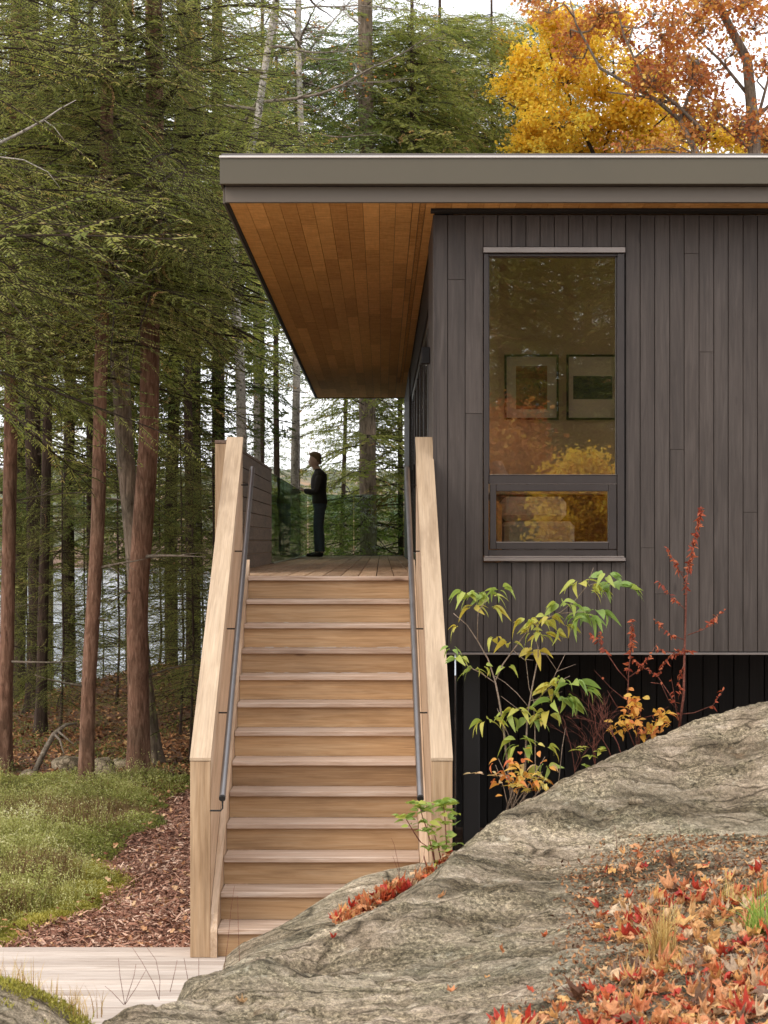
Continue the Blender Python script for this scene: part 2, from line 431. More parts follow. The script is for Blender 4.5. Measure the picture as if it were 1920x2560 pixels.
# strip over the front wall
x = sx1 + .013
while x < xr - .2: mb.box(x, x + .12, 15.85, HD - .001, ZS - .001, ZS + .012); x += .123
sof = mb.build('soffit', M['soffit'], house)
mb = MB(); vx0, vx1 = sx1 - .109, sx1 - .069
mb.box(vx0, vx1, 15.85, HY1 - 3.5, ZS + .004, ZS + .011, mat=1)
yv = 15.87
bars = MB()
for k in range(4):
    xx = vx0 + .0015 + k * (vx1 - vx0 - .007) / 3; bars.box(xx, xx + .004, 15.85, HY1 - 3.5, ZS - .0012, ZS + .003)
while yv < HY1 - 3.5: bars.box(vx0, vx1, yv, yv + .012, ZS - .001, ZS + .0028); yv += .05
bars.f += [[i + len(bars.v) for i in f] for f in mb.f]; bars.v += mb.v; bars.r += mb.r; bars.m += mb.m
bars.build('vent_strip', [M['soffit'], M['black']], sof)
mb = MB(); mb.box(-1.197, -1.1695, 15.85, HY1 + .1, ZS - .012, ZS + .013); mb.box(-1.169, HX + .02, HY1 + .002, HY1 + .1, ZS - .012, ZS + .013); mb.build('soffit_trim', M['black'], house)
mb = MB(); mb.box(HX - .02, xr - .25, HD - .16, HD - .013, ZS - .022, ZS - .0035); mb.build('painted_shadow_strip', M['black'], house)  # black strip added below the soffit, stands in for shade at the wall top
# under storey
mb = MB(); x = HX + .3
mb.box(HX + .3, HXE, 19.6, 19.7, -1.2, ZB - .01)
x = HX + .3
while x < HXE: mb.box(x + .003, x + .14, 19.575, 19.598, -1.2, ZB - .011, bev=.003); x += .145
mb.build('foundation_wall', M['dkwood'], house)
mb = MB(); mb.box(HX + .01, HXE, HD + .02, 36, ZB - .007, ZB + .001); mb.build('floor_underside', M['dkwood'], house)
for px0, px1, dd in ((1158, 1199, 16.75),):
    a, b_ = W(px0, 0, dd)[0], W(px1, 0, dd)[0]
    mb = MB(); mb.box(a, b_, dd, dd + .13, -1.2, ZB - .008, bev=.004); mb.build('column', M['col'], house)
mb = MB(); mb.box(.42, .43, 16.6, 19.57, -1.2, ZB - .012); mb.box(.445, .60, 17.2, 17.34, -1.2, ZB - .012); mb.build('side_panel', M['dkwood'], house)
mb = MB(); mb.box(4.4, 4.53, 16.75, 16.88, -1.2, ZB - .008, bev=.004); mb.build('column', M['col'], house)

# furniture seen through the window
def picture(px0, px1, py0, py1, ipx, ipy, label, inner):
    d = HD + 2.29
    x0, _, z1 = W(px0, py0, d); x1, _, z0 = W(px1, py1, d)
    e = empty('picture_frame', ((x0+x1)/2, d, z0), label, 'picture', 'framed pictures inside')
    t = .018
    f = MB(); f.box(x0, x0+t, d-.03, d, z0, z1); f.box(x1-t, x1, d-.03, d, z0, z1); f.box(x0+t, x1-t, d-.03, d, z0, z0+t); f.box(x0+t, x1-t, d-.03, d, z1-t, z1)
    f.build('frame', M['black'], e)
    MB().box(x0+t, x1-t, d-.012, d-.002, z0+t, z1-t).build('mat_board', M['matb'], e)
    a, _, z3 = W(ipx[0], ipy[0], d-.014); b_, _, z2 = W(ipx[1], ipy[1], d-.014)
    MB().box(a, b_, d-.016, d-.0125, z2, z3).build('print', inner, e)
M['matb'] = plain('mat_board', (.85,.75,.62), .8, 0, 5, .05)
def artm(name, a, b):
    m, nt, bb, out = nmat(name); v, _ = coords(nt, (1,1,1), False)
    n = noise_tex(nt, v, 14, 6, .7, .5); nt.links.new(ramp(nt, n, [(.35, a), (.6, b)]), bb.inputs['Base Color']); bb.inputs['Roughness'].default_value = .6; return m
picture(1261, 1396, 887, 1050, (1290, 1368), (915, 1023), 'tall framed print with wide pale mat seen through the window, the left of two', artm('print_rust', (.05,.02,.01), (.45,.15,.05)))
picture(1416, 1545, 887, 1050, (1433, 1531), (940, 998), 'framed print with a wide low dark image seen through the window, the right of two', artm('print_dark', (.01,.015,.02), (.05,.07,.08)))
M['sofa'] = plain('sofa_fabric', (.55,.47,.42), .9, 0, 60, .1)
M['sofa2'] = plain('cushion_fabric', (.60,.28,.09), .9, 0, 60, .2)
M['linen'] = plain('linen', (.75,.62,.5), .9, 0, 40, .1)
d = HD + .8
sf = empty('armchair', (1.45, d, zf), 'pale upholstered seat with orange arm cushion behind the small lower window pane', 'armchair')
x0 = W(1262, 0, d)[0]; x1 = W(1440, 0, d)[0]
zz = lambda p: W(0, p, d)[2]
MB().box(x0 - .28, x0 - .02, d, d + .8, zf + .06, zz(1252), bev=.04).build('armrest', M['sofa2'], sf)
MB().box(x0, x1, d + .1, d + .8, zf + .08, zz(1303), bev=.04).build('seat', M['sofa'], sf)
MB().box(x0, x1 - .02, d + .62, d + .85, zz(1300), zz(1238), bev=.05).build('backrest', M['linen'], sf)
for xx in (x0 - .25, x1 - .08):
    for yy_ in (d + .05, d + .7): MB().box(xx, xx + .05, yy_, yy_ + .05, zf, zf + .085).build('leg', M['black'], sf)
d2 = HD + 1.82
cb = empty('sideboard', (2.2, d2, zf), 'long low dark wood sideboard under the two framed prints', 'sideboard')
MB().box(.8, 3.4, d2, d2 + .45, zf + .12, W(0, 1228, d2)[2] - .03, bev=.006).build('cabinet_body', M['infloor'], cb)
MB().box(.78, 3.42, d2 - .02, d2 + .47, W(0, 1228, d2)[2] - .028, W(0, 1228, d2)[2], bev=.004).build('top', M['inwall'], cb)
for xx in (.9, 3.25): MB().box(xx, xx + .05, d2 + .1, d2 + .15, zf, zf + .12).build('leg', M['black'], cb)
# lampshade at the left window jamb
tl = empty('table_lamp', (W(1232,0,HD+2.0)[0], HD + 2.02, W(0,1228,d2)[2]), 'cream conical table lamp standing on the sideboard by the window jamb', 'lamp')
cx_, cz_ = W(1232, 0, HD+2.0)[0], W(0,1228,d2)[2]
MB().tube([(cx_, HD+2.02, cz_), (cx_, HD+2.02, cz_+.14)], .012, 8).build('stem', M['black'], tl)
MB().tube([(cx_, HD+2.02, cz_+.1), (cx_, HD+2.02, cz_+.27)], [.16, .08], 20).build('lamp_shade', M['linen'], tl, smooth=True)

# ================================================================ DECK
deck = empty('deck', (0, DTOP, DECKZ), 'raised cedar walkway deck along the house wall with board guard and glass balustrade', 'deck')
GX = -1.35
mb = MB()
nd = 12; dw = (HX - .012 - (GX + .0)) / nd
for i in range(nd):
    a = GX + dw * i + .004; b_ = GX + dw * (i + 1) - .004
    y = DTOP + .075
    while y < 37.5:
        e = min(37.5, y + random.choice([3.6, 4.8, 4.2, 2.4])); 
        if 37.5 - e < .6: e = 37.5
        mb.box(a, b_, y + .002, e - .002, DECKZ - .03, DECKZ - random.uniform(0, .0025), bev=.003); y = e
mb.build('deck_boards', M['deck'], deck)
mb = MB()
y = DTOP + .4
while y < 37.4: mb.box((GX - .1) if y > 18.2 else -1.15, HX - .02, y, y + .04, DECKZ - .27, DECKZ - .032); y += .6
mb.box(GX - .1, GX - .06, 18.25, 37.5, DECKZ - .275, DECKZ - .0325); mb.box(GX - .1, HX - .02, 37.52, 37.56, DECKZ - .275, DECKZ - .005)
mb.build('joists', M['dkwood'], deck)
# board guard on the left
mb = MB(); zt = EYE + .875; nrow = 8; rh = (zt - .03 - DECKZ) / nrow
for k in range(nrow):
    z0 = DECKZ - .0 + rh * k
    for y0_, y1_ in ((18.25, 21.8), (21.803, 25.45)):
        mb.box(GX - .001 - .02, GX, y0_, y1_, z0 + .004, z0 + rh - .003, bev=.002)
mb.build('guard_wall', M['guard'], deck)
mb = MB(); mb.box(GX - .085, GX - .022, 18.25, 25.45, DECKZ - .27, zt - .032); mb.build('guard_core', M['post'], deck)
mb = MB(); mb.box(GX - .112, GX + .001, 18.215, 18.248, DECKZ - .3, zt - .032, bev=.003); mb.build('guard_end_post', M['post'], deck)
mb = MB(); mb.box(GX - .115, GX + .004, 18.21, 25.47, zt - .03, zt, bev=.004); mb.build('guard_cap', M['guard'], deck)
for i in range(5):     # outer supports of the walkway
    y = 18.6 + i * 4.6
    MB().box(GX - .1, GX + .04, y, y + .14, -1.0, DECKZ - .276).build('deck_post', M['dkwood'], deck)
zg = EYE + .818
def pane(x0, x1, y0, y1):
    g = MB(); g.box(x0, x1, y0, y1, DECKZ + .012, zg - .004)
    o = g.build('glass_panel', M['railglass'], deck)
    e = MB(); e.box(x0 - .001, x1 + .001, y0, y1, zg - .0038, zg); e.build('top_edge', M['glassedge'], o)
    return o
ys = [25.48, 28.45, 31.5, 34.55, 37.55]
for i in range(4): pane(GX - .006, GX + .006, ys[i] + .008, ys[i+1] - .008)
pane(GX + .02, -.52, 37.50, 37.512); pane(-.50, HX - .02, 37.50, 37.512)
mb = MB(); mb.box(GX - .03, GX + .03, 25.48, 37.55, DECKZ - .02, DECKZ + .0115); mb.box(GX + .032, HX - .02, 37.47, 37.55, DECKZ - .02, DECKZ + .0115); mb.build('glass_shoe', M['sillm'], deck)

# ================================================================ STAIRCASE
SK = 0.011                      # the flight runs very slightly off the house line
YB = DTOP - NST * RUN           # nosing of the lowest tread
stair = empty('staircase', (-.43, YB, 0), 'straight exterior staircase of pale cedar with solid sloped parapets and thirteen risers', 'staircase')
TX0, TX1 = -1.066, .214
PI0, PI1 = -1.11, .269          # inner parapet faces
PO0, PO1 = -1.234, .399
sh = lambda y: (DTOP - y) * SK
for i in range(NST + 1):
    yn = DTOP - i * RUN; z = DECKZ - i * RISE
    mb = MB()
    s_ = sh(yn)
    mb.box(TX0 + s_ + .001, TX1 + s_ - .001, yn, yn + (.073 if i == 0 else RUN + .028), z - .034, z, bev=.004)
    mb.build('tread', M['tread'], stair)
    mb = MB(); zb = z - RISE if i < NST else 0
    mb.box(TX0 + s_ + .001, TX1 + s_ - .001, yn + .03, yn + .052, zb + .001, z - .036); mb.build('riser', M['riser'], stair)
def zline(y, off): return DECKZ - (DTOP - y) / RUN * RISE + off
# skirts between treads and parapets
KY = YB - .02
for x0, x1 in ((PI0 + .001, TX0 - .001), (TX1 + .001, PI1 - .001)):
    mb = MB(); mb.prism([(YB - .005, .001), (YB - .005, .16), (YB + .03, zline(YB, .09)), (DTOP + .3, zline(DTOP + .3, .0) + .06 if False else DECKZ + .13), (DTOP + .3, DECKZ - .35), (YB + .5, .001)], x0, x1, skew=SK)
    mb.build('skirt', M['skirt'], stair)
ZK = W(0, 1894.5, YB)[2]; ZT = W(0, 1099.4, DTOP + .02)[2]
slope = (ZT - ZK) / (DTOP + .02 - YB)
YT = {0: DTOP + .06, 1: DTOP + .06}
for side, (x0, x1) in enumerate(((PO0, PI0), (PI1, PO1))):
    ye = YT[side]
    zz_ = lambda y: ZK + (y - YB) * slope
    # side panels (inner / outer) with core
    mb = MB()
    mb.prism([(YB + .045, .001), (YB + .045, zz_(YB + .045) - .028), (ye, zz_(ye) - .028), (ye, DECKZ - .32), (YB + .9, .001)], x0 + .002, x1 - .002, skew=SK)
    mb.build('parapet', M['skirt'], stair)
    mb = MB()
    mb.prism([(YB - .004, ZK - .018), (YB - .004, ZK), (ye + .002, zz_(ye)), (ye + .002, zz_(ye) - .026), (YB + .035, zz_(YB + .035) - .028)], x0 - .003, x1 + .003, skew=SK)
    mb.build('parapet_cap', M['cap'], stair)
    mb = MB(); s_ = sh(YB); mb.box(x0 - .001 + s_, x1 + .001 + s_, YB, YB + .042, .001, ZK - .022, bev=.002)
    mb.build('newel', M['post'], stair)
# handrails
for side, (xr_, xw) in enumerate(((-1.031, PI0), (.199, PI1))):
    y0_, y1_ = 12.90, DTOP
    f = lambda y: EYE + .569 + .597 * (y - DTOP)
    mb = MB(); mb.tube([(xr_ + sh(y0_), y0_, f(y0_)), (xr_ + sh(y1_), y1_, f(y1_))], .0205, 20)
    hr = mb.build('handrail', M['steel'], stair, smooth=True)
    for py in (1206.7, 1372, 1565.5, 1775):
        # depth where the rail projects at that row
        t = (VY - py) / FPX; y = (EYE + .569 - .597 * DTOP - .02 - EYE) / (t - .597)
        z = f(y) - .03
        MB().tube([(xr_ + sh(y), y, z + .012), (xr_ + sh(y), y, z - .002), (xr_ + sh(y) + (.01 if side else -.01), y, z - .008), (xw + sh(y), y, z - .008)], .005, 8).build('bracket', M['black'], hr)
    y = y0_ + .035; z = f(y)
    sg = 1 if side else -1
    xw_ = xw + sh(y)
    MB().tube([(xr_ + sh(y), y, z), (xr_ + sh(y), y, z - .085), (xr_ + sh(y) + sg*.012, y, z - .1), (xw_, y, z - .1)], .0055, 8).build('bracket', M['black'], hr)
    MB().tube([(xr_ + sh(y0_), y0_ - .002, f(y0_) - .001), (xr_ + sh(y0_), y0_ + .012, f(y0_) + .0072)], .0208, 20).build('end_cap', M['black'], hr)

# ================================================================ BOARDWALK
mb = MB(); y = 13.31; 
while y > 8.6:
    mb.box(-6.5, 1.2, y - .138, y - .003, -.03, -random.uniform(0, .002), bev=.004); y -= .142
bw_ = mb.build('boardwalk', M['walk']); tag(bw_, kind='structure')
# ================================================================ GROUND AND ROCK
def vnoise(x, y, seed=0):
    xi = np.floor(x).astype(np.int64); yi = np.floor(y).astype(np.int64); fx = x - xi; fy = y - yi
    fx = fx*fx*(3-2*fx); fy = fy*fy*(3-2*fy)
    def h(a, b):
        n = (a * 374761393 + b * 668265263 + seed * 1442695041) & 0xffffffff
        n = ((n ^ (n >> 13)) * 1274126177) & 0xffffffff
        return ((n ^ (n >> 16)) & 0xffff) / 65535.0
    return (h(xi,yi)*(1-fx)+h(xi+1,yi)*fx)*(1-fy) + (h(xi,yi+1)*(1-fx)+h(xi+1,yi+1)*fx)*fy
def fbm(x, y, o=4, seed=0, g=.5):
    s = 0; a = 1; t = 0
    for k in range(o):
        s = s + a*vnoise(x*2**k, y*2**k, seed+k*7); t += a; a *= g
    return s/t
def sstep(a, b, x): 
    t = np.clip((x-a)/(b-a), 0, 1); return t*t*(3-2*t)
LAKEZ = -1.75
def gz(x, y):
    x = np.asarray(x, float); y = np.asarray(y, float)
    z = -.10 + (fbm(x*.8, y*.8, 4, 3)-.5)*.16
    z = z + sstep(20, 28, y)*.12 - sstep(30.5, 40, y - np.clip(x + 3.5, 0, 4)*2.2)*2.6
    z = z + .62*np.exp(-(((x+3.4)/1.7)**2 + ((y-30.5)/1.6)**2)) + .35*np.exp(-(((x+1.5)/1.6)**2 + ((y-31)/2.0)**2))
    z = z - .85*sstep(13.35, 12.9, y)                         # drops under the boardwalk
    z = z + sstep(8, 2, y)*.1
    z = z + sstep(300, 420, y)*10*(.45+.9*fbm(x/90., y/90., 3, 5)) - 2.0*sstep(45, 60, y)*(1-sstep(285, 320, y))
    return z
def grid_obj(name, xs, ys, zf, mat, smooth=True):
    X, Y = np.meshgrid(xs, ys); Z = zf(X, Y)
    V = np.stack([X, Y, Z], -1).reshape(-1, 3); nx, ny = len(xs), len(ys)
    i = np.arange(nx-1)[None, :] + nx*np.arange(ny-1)[:, None]
    F = np.stack([i, i+1, i+nx+1, i+nx], -1).reshape(-1, 4)
    return linkmesh(name, ngon_mesh(name, V, [(F, 0)], [mat], smooth=smooth))
def floor_mat():
    m, nt, b, out = nmat('forest_floor')
    v, _ = coords(nt, (1,1,1), False)
    n1 = noise_tex(nt, v, 1.1, 5, .6); n2 = noise_tex(nt, v, 22, 6, .7); n3 = noise_tex(nt, v, 4.5, 5, .6)
    c = ramp(nt, n2, [(.3, (.045,.022,.012)), (.5, (.13,.06,.032)), (.7, (.24,.125,.07))])
    g = ramp(nt, n2, [(.3, (.03,.035,.012)), (.7, (.11,.12,.035))])
    f = N(nt, 'ShaderNodeMath', operation='MULTIPLY'); nt.links.new(ramp(nt, n3, [(.48, (0,0,0)), (.58, (1,1,1))]), f.inputs[0]); f.inputs[1].default_value = .35
    c = mixc(nt, f.outputs[0], c, g)
    nt.links.new(c, b.inputs['Base Color']); b.inputs['Roughness'].default_value = .95
    bump(nt, b, n2, .8, .03); return m
M['floor'] = floor_mat()
xsg = np.unique(np.concatenate([np.linspace(-420, -30, 60), np.linspace(-30, -10, 40), np.linspace(-10, 8, 150), np.linspace(8, 30, 40), np.linspace(30, 420, 60)]))
ysg = np.unique(np.concatenate([np.linspace(-40, 5, 30), np.linspace(5, 12.8, 30), np.linspace(12.8, 13.5, 14), np.linspace(13.5, 45, 210), np.linspace(45, 280, 50), np.linspace(280, 520, 60)]))
ground = tag(grid_obj('ground', xsg, ysg, gz, M['floor']), kind='structure')
# lake
def water_mat():
    m, nt, b, out = nmat('lake_water'); v, _ = coords(nt, (.5, 1.6, 1), False)
    n = noise_tex(nt, v, 1.2, 6, .6); b.inputs['Base Color'].default_value = (.10,.14,.19,1); b.inputs['Roughness'].default_value = .12
    b.inputs['Specular IOR Level'].default_value = .6
    bump(nt, b, n, .5, .12); return m
mb = MB(); mb.add([(-430,32,LAKEZ),(430,32,LAKEZ),(430,330,LAKEZ),(-430,330,LAKEZ)], [(0,1,2,3)])
tag(mb.build('lake', water_mat()), kind='structure')
# far wooded hill
def hills_mat():
    m, nt, b, out = nmat('far_hills'); v, _ = coords(nt, (1,1,1), False)
    n = noise_tex(nt, v, .16, 6, .7); n2 = noise_tex(nt, v, .03, 3, .5)
    a = ramp(nt, n, [(.35, (.05,.065,.05)), (.52, (.12,.12,.07)), (.62, (.26,.16,.09)), (.75, (.30,.20,.12))])
    nt.links.new(a, b.inputs['Base Color']); b.inputs['Roughness'].default_value = 1; return m
def hz(X, Y):
    return -3 + sstep(330, 470, Y)*(12 + 14*fbm(X/120+9, Y/200, 3, 2)) + 2.6*fbm(X/4., Y/4., 3, 8)
tag(grid_obj('far_hills', np.linspace(-430, 430, 420), np.linspace(330, 520, 50), hz, hills_mat()), kind='structure')

# ---- rock surfaces: thin plate through surveyed points
def tps(pts, smooth=1e-3):
    P = np.array(pts, float); A = P[:, :2]; z = P[:, 2]; n = len(P)
    d = np.sqrt(((A[:, None]-A[None])**2).sum(-1)) + 1e-9; K = d*d*np.log(d); K[np.arange(n), np.arange(n)] = smooth
    Q = np.c_[np.ones(n), A]; L = np.zeros((n+3, n+3)); L[:n,:n] = K; L[:n,n:] = Q; L[n:,:n] = Q.T
    w = np.linalg.solve(L, np.r_[z, 0, 0, 0])
    def f(X, Y):
        sh_ = X.shape; X = X.ravel(); Y = Y.ravel(); out = np.zeros(len(X))
        for s in range(0, len(X), 20000):
            dd = np.sqrt((X[s:s+20000,None]-A[:,0])**2+(Y[s:s+20000,None]-A[:,1])**2)+1e-9
            out[s:s+20000] = (dd*dd*np.log(dd))@w[:n]
        out += w[n]+w[n+1]*X+w[n+2]*Y
        return out.reshape(sh_)
    return f
ridge = [(300,2530,9.3),(460,2458,10.0),(586,2420,10.4),(730,2370,10.9),(819,2336,11.2),(924,2285,11.6),(1008,2243,11.9),(1084,2192,12.2),(1135,2137,12.4),(1256,2037,12.8),(1366,1979,13.1),(1493,1910,13.3),(1620,1852,13.5),(1736,1805,13.6),(1829,1776,13.7),(1920,1757,13.8),(2150,1715,13.9),(2500,1690,14.0)]
face = [(500,2540,9.2),(700,2560,9.0),(900,2560,8.8),(1100,2560,8.6),(1500,2560,8.2),(1900,2560,8.0),(2200,2560,8.0),(900,2430,10.0),(1200,2300,10.6),(1200,2450,9.4),(1320,2150,11.8),(1500,2100,12.0),(1500,2240,10.8),(1550,2400,9.2),(1850,1900,12.8),(1700,1960,12.6),(1700,2100,11.7),(1850,2080,11.8),(1850,2260,10.2),(1850,2420,9.0),(2200,2000,12.3),(2200,2300,9.8),(750,2440,10.2)]
RD = [W(*p) for p in ridge]
pts = RD + [W(*p) for p in face]
for p in RD[::2]: pts += [(p[0], p[1]+.5, p[2]-.55), (p[0]+.05, p[1]+1.3, p[2]-1.9)]
pts += [(-1.7,9.2,-.12),(-2.2,8.6,-.55),(-1.9,8.0,0.1),(-2.6,9.6,-1.1),(-1.5,7.0,.55),(0,6,.75),(2,6,.8),(0,4,.85),(3,4.5,.9),(-2,4.5,.6),(5.5,8,.8),(5.5,12,1.2)]
rockf0 = tps(pts)
def striation(X, Y):
    # foliated gneiss: bands and small ledges run up the slope to the right
    u = X*.83 + Y*.36; vv = -X*.50 + Y*.9
    wv = fbm(u*.6, vv*.6, 3, 31)*.85
    band = fbm(u*.8, vv*6+wv*3, 5, 11, .62)
    q = vv*1.5+wv*1.7+.25*fbm(u*3, vv*3, 3, 19); saw = q-np.floor(q)              # broken ledges
    ledge = np.where(saw < .86, saw/.86, (1-saw)/.14)*(.25+.9*fbm(u*.7+9, vv*1.1, 2, 23))
    fine = fbm(u*4, vv*26+wv*4, 3, 61, .6)
    pit = np.clip(fbm(X*11, Y*11, 4, 71, .6)-.56, 0, 1)
    return (band-.5)*.040 + (ledge-.35)*.036 + (fine-.5)*.016 + (fbm(X*5, Y*5, 5, 21, .62)-.5)*.042 + (fbm(X*30, Y*30, 3, 44, .7)-.5)*.016 - pit*.09
def rockf(X, Y):
    X = np.asarray(X, float); Y = np.asarray(Y, float)
    z = rockf0(X, Y)
    px = VX + X/np.maximum(Y, 6)*FPX; cap_ = EYE + (VY - np.interp(px, [r[0] for r in ridge], [r[1] for r in ridge]))/FPX*Y
    z = np.where((Y > 8) & (px > 250), np.minimum(z, cap_), z)
    s = striation(X, Y)
    return np.maximum(z - .012, -1.4) + s*1.25
def rock_mat(name, pale=0.0):
    m, nt, b, out = nmat(name)
    v, _ = coords(nt, (1,1,1), False)
    rot, _ = coords(nt, (1.0, 5.5, 3.0), False, (0, 0, math.radians(-26)))
    n1 = noise_tex(nt, v, 1.3, 5, .6); n2 = noise_tex(nt, v, 42, 9, .78); n3 = noise_tex(nt, rot, 2.6, 9, .74, .15); n8 = noise_tex(nt, v, 120, 4, .8); n4 = noise_tex(nt, v, 3.6, 9, .72, .4); n5 = noise_tex(nt, v, 7.5, 8, .75, .3)
    k = 1 + pale
    c = ramp(nt, n3, [(.34, (.10*k,.084*k,.060*k)), (.47, (.25*k,.215*k,.165*k)), (.58, (.36*k,.315*k,.255*k)), (.68, (.52*k,.475*k,.41*k))])
    vc_ = N(nt, 'ShaderNodeTexVoronoi', feature='DISTANCE_TO_EDGE'); vc_.inputs['Scale'].default_value = .9
    mv = N(nt, 'ShaderNodeVectorMath', operation='ADD'); nw = N(nt, 'ShaderNodeTexNoise'); nw.inputs['Scale'].default_value = 1.5; nt.links.new(v, nw.inputs['Vector'])
    nt.links.new(rot, mv.inputs[0]); nt.links.new(nw.outputs['Color'], mv.inputs[1]); nt.links.new(mv.outputs[0], vc_.inputs['Vector'])
    ck = ramp(nt, vc_.outputs['Distance'], [(0, (.12,.11,.09)), (.012, (.5,.48,.45)), (.03, (1,1,1))])
    c = mixc(nt, .9, c, ck, 'MULTIPLY')
    # dark crusty lichen breaking up the stone
    lf = ramp(nt, n4, [(.44, (0,0,0)), (.56, (1,1,1))]); lic = ramp(nt, n2, [(.40, (.04,.036,.022)), (.50, (.15,.135,.085)), (.60, (.42,.38,.28))])
    f = N(nt, 'ShaderNodeMath', operation='MULTIPLY'); nt.links.new(lf, f.inputs[0]); f.inputs[1].default_value = .6 - pale*1.2
    c = mixc(nt, f.outputs[0], c, lic)
    sp = ramp(nt, n2, [(.38, (.45,.43,.39)), (.50, (.95,.94,.92)), (.60, (1.28,1.26,1.2))])
    c = mixc(nt, .8, c, sp, 'MULTIPLY')
    c = mixc(nt, 1.0, c, ramp(nt, n8, [(.36, (.55,.54,.52)), (.5, (1,1,1)), (.64, (1.45,1.44,1.42))]), 'MULTIPLY')
    # pale lichen spots
    pf = ramp(nt, n5, [(.60, (0,0,0)), (.66, (.75,.75,.75))]); c = mixc(nt, pf, c, (.48,.46,.38))
    big, _ = coords(nt, (.55, 2.6, 1.5), False, (0, 0, math.radians(-28))); n6 = noise_tex(nt, big, 1.1, 7, .66, .2)
    c = mixc(nt, 1.0, c, ramp(nt, n6, [(.36, (.40,.37,.32)), (.47, (.85,.83,.80)), (.62, (1.28,1.26,1.24))]), 'MULTIPLY')
    n7 = noise_tex(nt, v, 2.4, 6, .7, .8); c = mixc(nt, ramp(nt, n7, [(.60, (0,0,0)), (.70, (.5,.5,.5))]), c, (.20,.125,.075))
    warm = ramp(nt, n1, [(.38, (.80,.80,.74)), (.62, (1.15,1.07,1.02))]); c = mixc(nt, 1.0, c, warm, 'MULTIPLY')
    nt.links.new(c, b.inputs['Base Color']); b.inputs['Roughness'].default_value = .92; b.inputs['Specular IOR Level'].default_value = .2
    p = bump(nt, b, n3, .8, .02); p = bump(nt, b, n4, .6, .02, p); bump(nt, b, n2, 1.0, .010, p); return m
M['rock'] = rock_mat('gneiss_rock'); M['rock2'] = rock_mat('pale_rock', .3)
def rock_obj(name, xs, ys, f, mat, label, cat='rock', under=-1.4):
    X, Y = np.meshgrid(xs, ys); Z = f(X, Y)
    nx, ny = len(xs), len(ys)
    V = np.stack([X, Y, Z], -1).reshape(-1, 3)
    i = np.arange(nx-1)[None, :] + nx*np.arange(ny-1)[:, None]
    F = np.stack([i, i+1, i+nx+1, i+nx], -1).reshape(-1, 4)
    keep = (V[F][:, :, 2].max(1) > under + .03)
    F = F[keep]
    c = np.array([float((xs[0]+xs[-1])/2), float((ys[0]+ys[-1])/2), under])
    me = ngon_mesh(name, V - c, [(F, 0)], [mat], smooth=True)
    o = linkmesh(name, me, None, tuple(c)); return tag(o, label, cat)
rock_obj('rock_outcrop', np.arange(-2.8, 5.4, .02), np.unique(np.concatenate([np.arange(3.6, 7.6, .06), np.arange(7.6, 15.0, .019)])), rockf, M['rock'], 'large grey lichen covered rock outcrop rising to the right in the foreground', 'rock outcrop')
slab = [(553,2424,11.7),(565,2391,11.9),(608,2357,12.0),(730,2302,12.1),(823,2239,12.15),(865,2213,12.2),(907,2194,12.25),(966,2180,12.35),(1051,2159,12.45),(1110,2152,12.5)]
SP = [W(*p) for p in slab]
spts = list(SP) + [W(*p) for p in ((560,2470,11.0),(700,2400,11.2),(820,2330,11.5),(900,2300,11.7),(1000,2250,11.95),(1080,2200,12.25),(800,2290,11.8),(700,2350,11.7))]
for p in SP[1:]: spts += [(p[0]-.02, p[1]+.12, p[2]-.10), (p[0]-.05, p[1]+.30, p[2]-.62)]
spts += [(-1.3,11.9,-.3),(-1.2,11.2,-.3),(-.8,10.6,-.5),(0,11,-.3),(.5,12.2,.5)]
slabf0 = tps(spts)
def slabf(X, Y):
    s = striation(X*1.2+5, Y*1.2)*.45
    px = VX + X/np.maximum(Y, 6)*FPX
    rx = [-2.0]+[p[0] for p in SP]+[.8]; rz = [-.6]+[p[2] for p in SP]+[SP[-1][2]]
    cap_ = EYE + (VY - np.interp(px, [540]+[p[0] for p in slab[1:]], [2480]+[p[1] for p in slab[1:]]))/FPX*Y
    return np.maximum(np.minimum(slabf0(X, Y), cap_), -.55) + s
    return np.maximum(slabf0(X, Y), -.55) + s
rock_obj('rock_slab', np.arange(-1.45, .48, .014), np.arange(10.6, 12.93, .014), slabf, M['rock2'], 'smooth pale rock slab at the foot of the stairs behind the big outcrop', 'rock', -.55)
# moss topped boulder, lower left
def bouldf(X, Y):
    return -.45 + 1.14*np.sqrt(np.clip(1-((X+2.0)/1.12)**2-((Y-9.1)/.8)**2, 0, 1)) + striation(X+9, Y)*.8
rock_obj('boulder', np.arange(-3.15, -.85, .015), np.arange(8.25, 9.95, .015), bouldf, M['rock'], 'low rounded boulder with moss and tan grass on top beside the boardwalk', 'boulder', -.44)
# ================================================================ TREES
def bark_mat(name, dark, mid, light, stretch=(9, 9, 1.6), sc=3.0, bs=1.0, patch=None):
    m, nt, b, out = nmat(name)
    v, _ = coords(nt, stretch, False)
    n = noise_tex(nt, v, sc, 7, .68, .8)
    c = ramp(nt, n, [(.30, dark), (.5, mid), (.72, light)])
    v1, _ = coords(nt, (1,1,1), False); n2 = noise_tex(nt, v1, 2.2, 4, .6)
    c = mixc(nt, 1.0, c, ramp(nt, n2, [(.35, (.72,.74,.70)), (.65, (1.18,1.12,1.08))]), 'MULTIPLY')
    if patch:
        vp, _ = coords(nt, (1,1,1), False); n3 = noise_tex(nt, vp, patch[0], 6, .7)
        f = ramp(nt, n3, [(patch[1], (0,0,0)), (patch[1]+.05, (1,1,1))]); c = mixc(nt, f, c, patch[2])
    nt.links.new(c, b.inputs['Base Color']); b.inputs['Roughness'].default_value = .95; b.inputs['Specular IOR Level'].default_value = .2
    bump(nt, b, n, bs, .03); return m
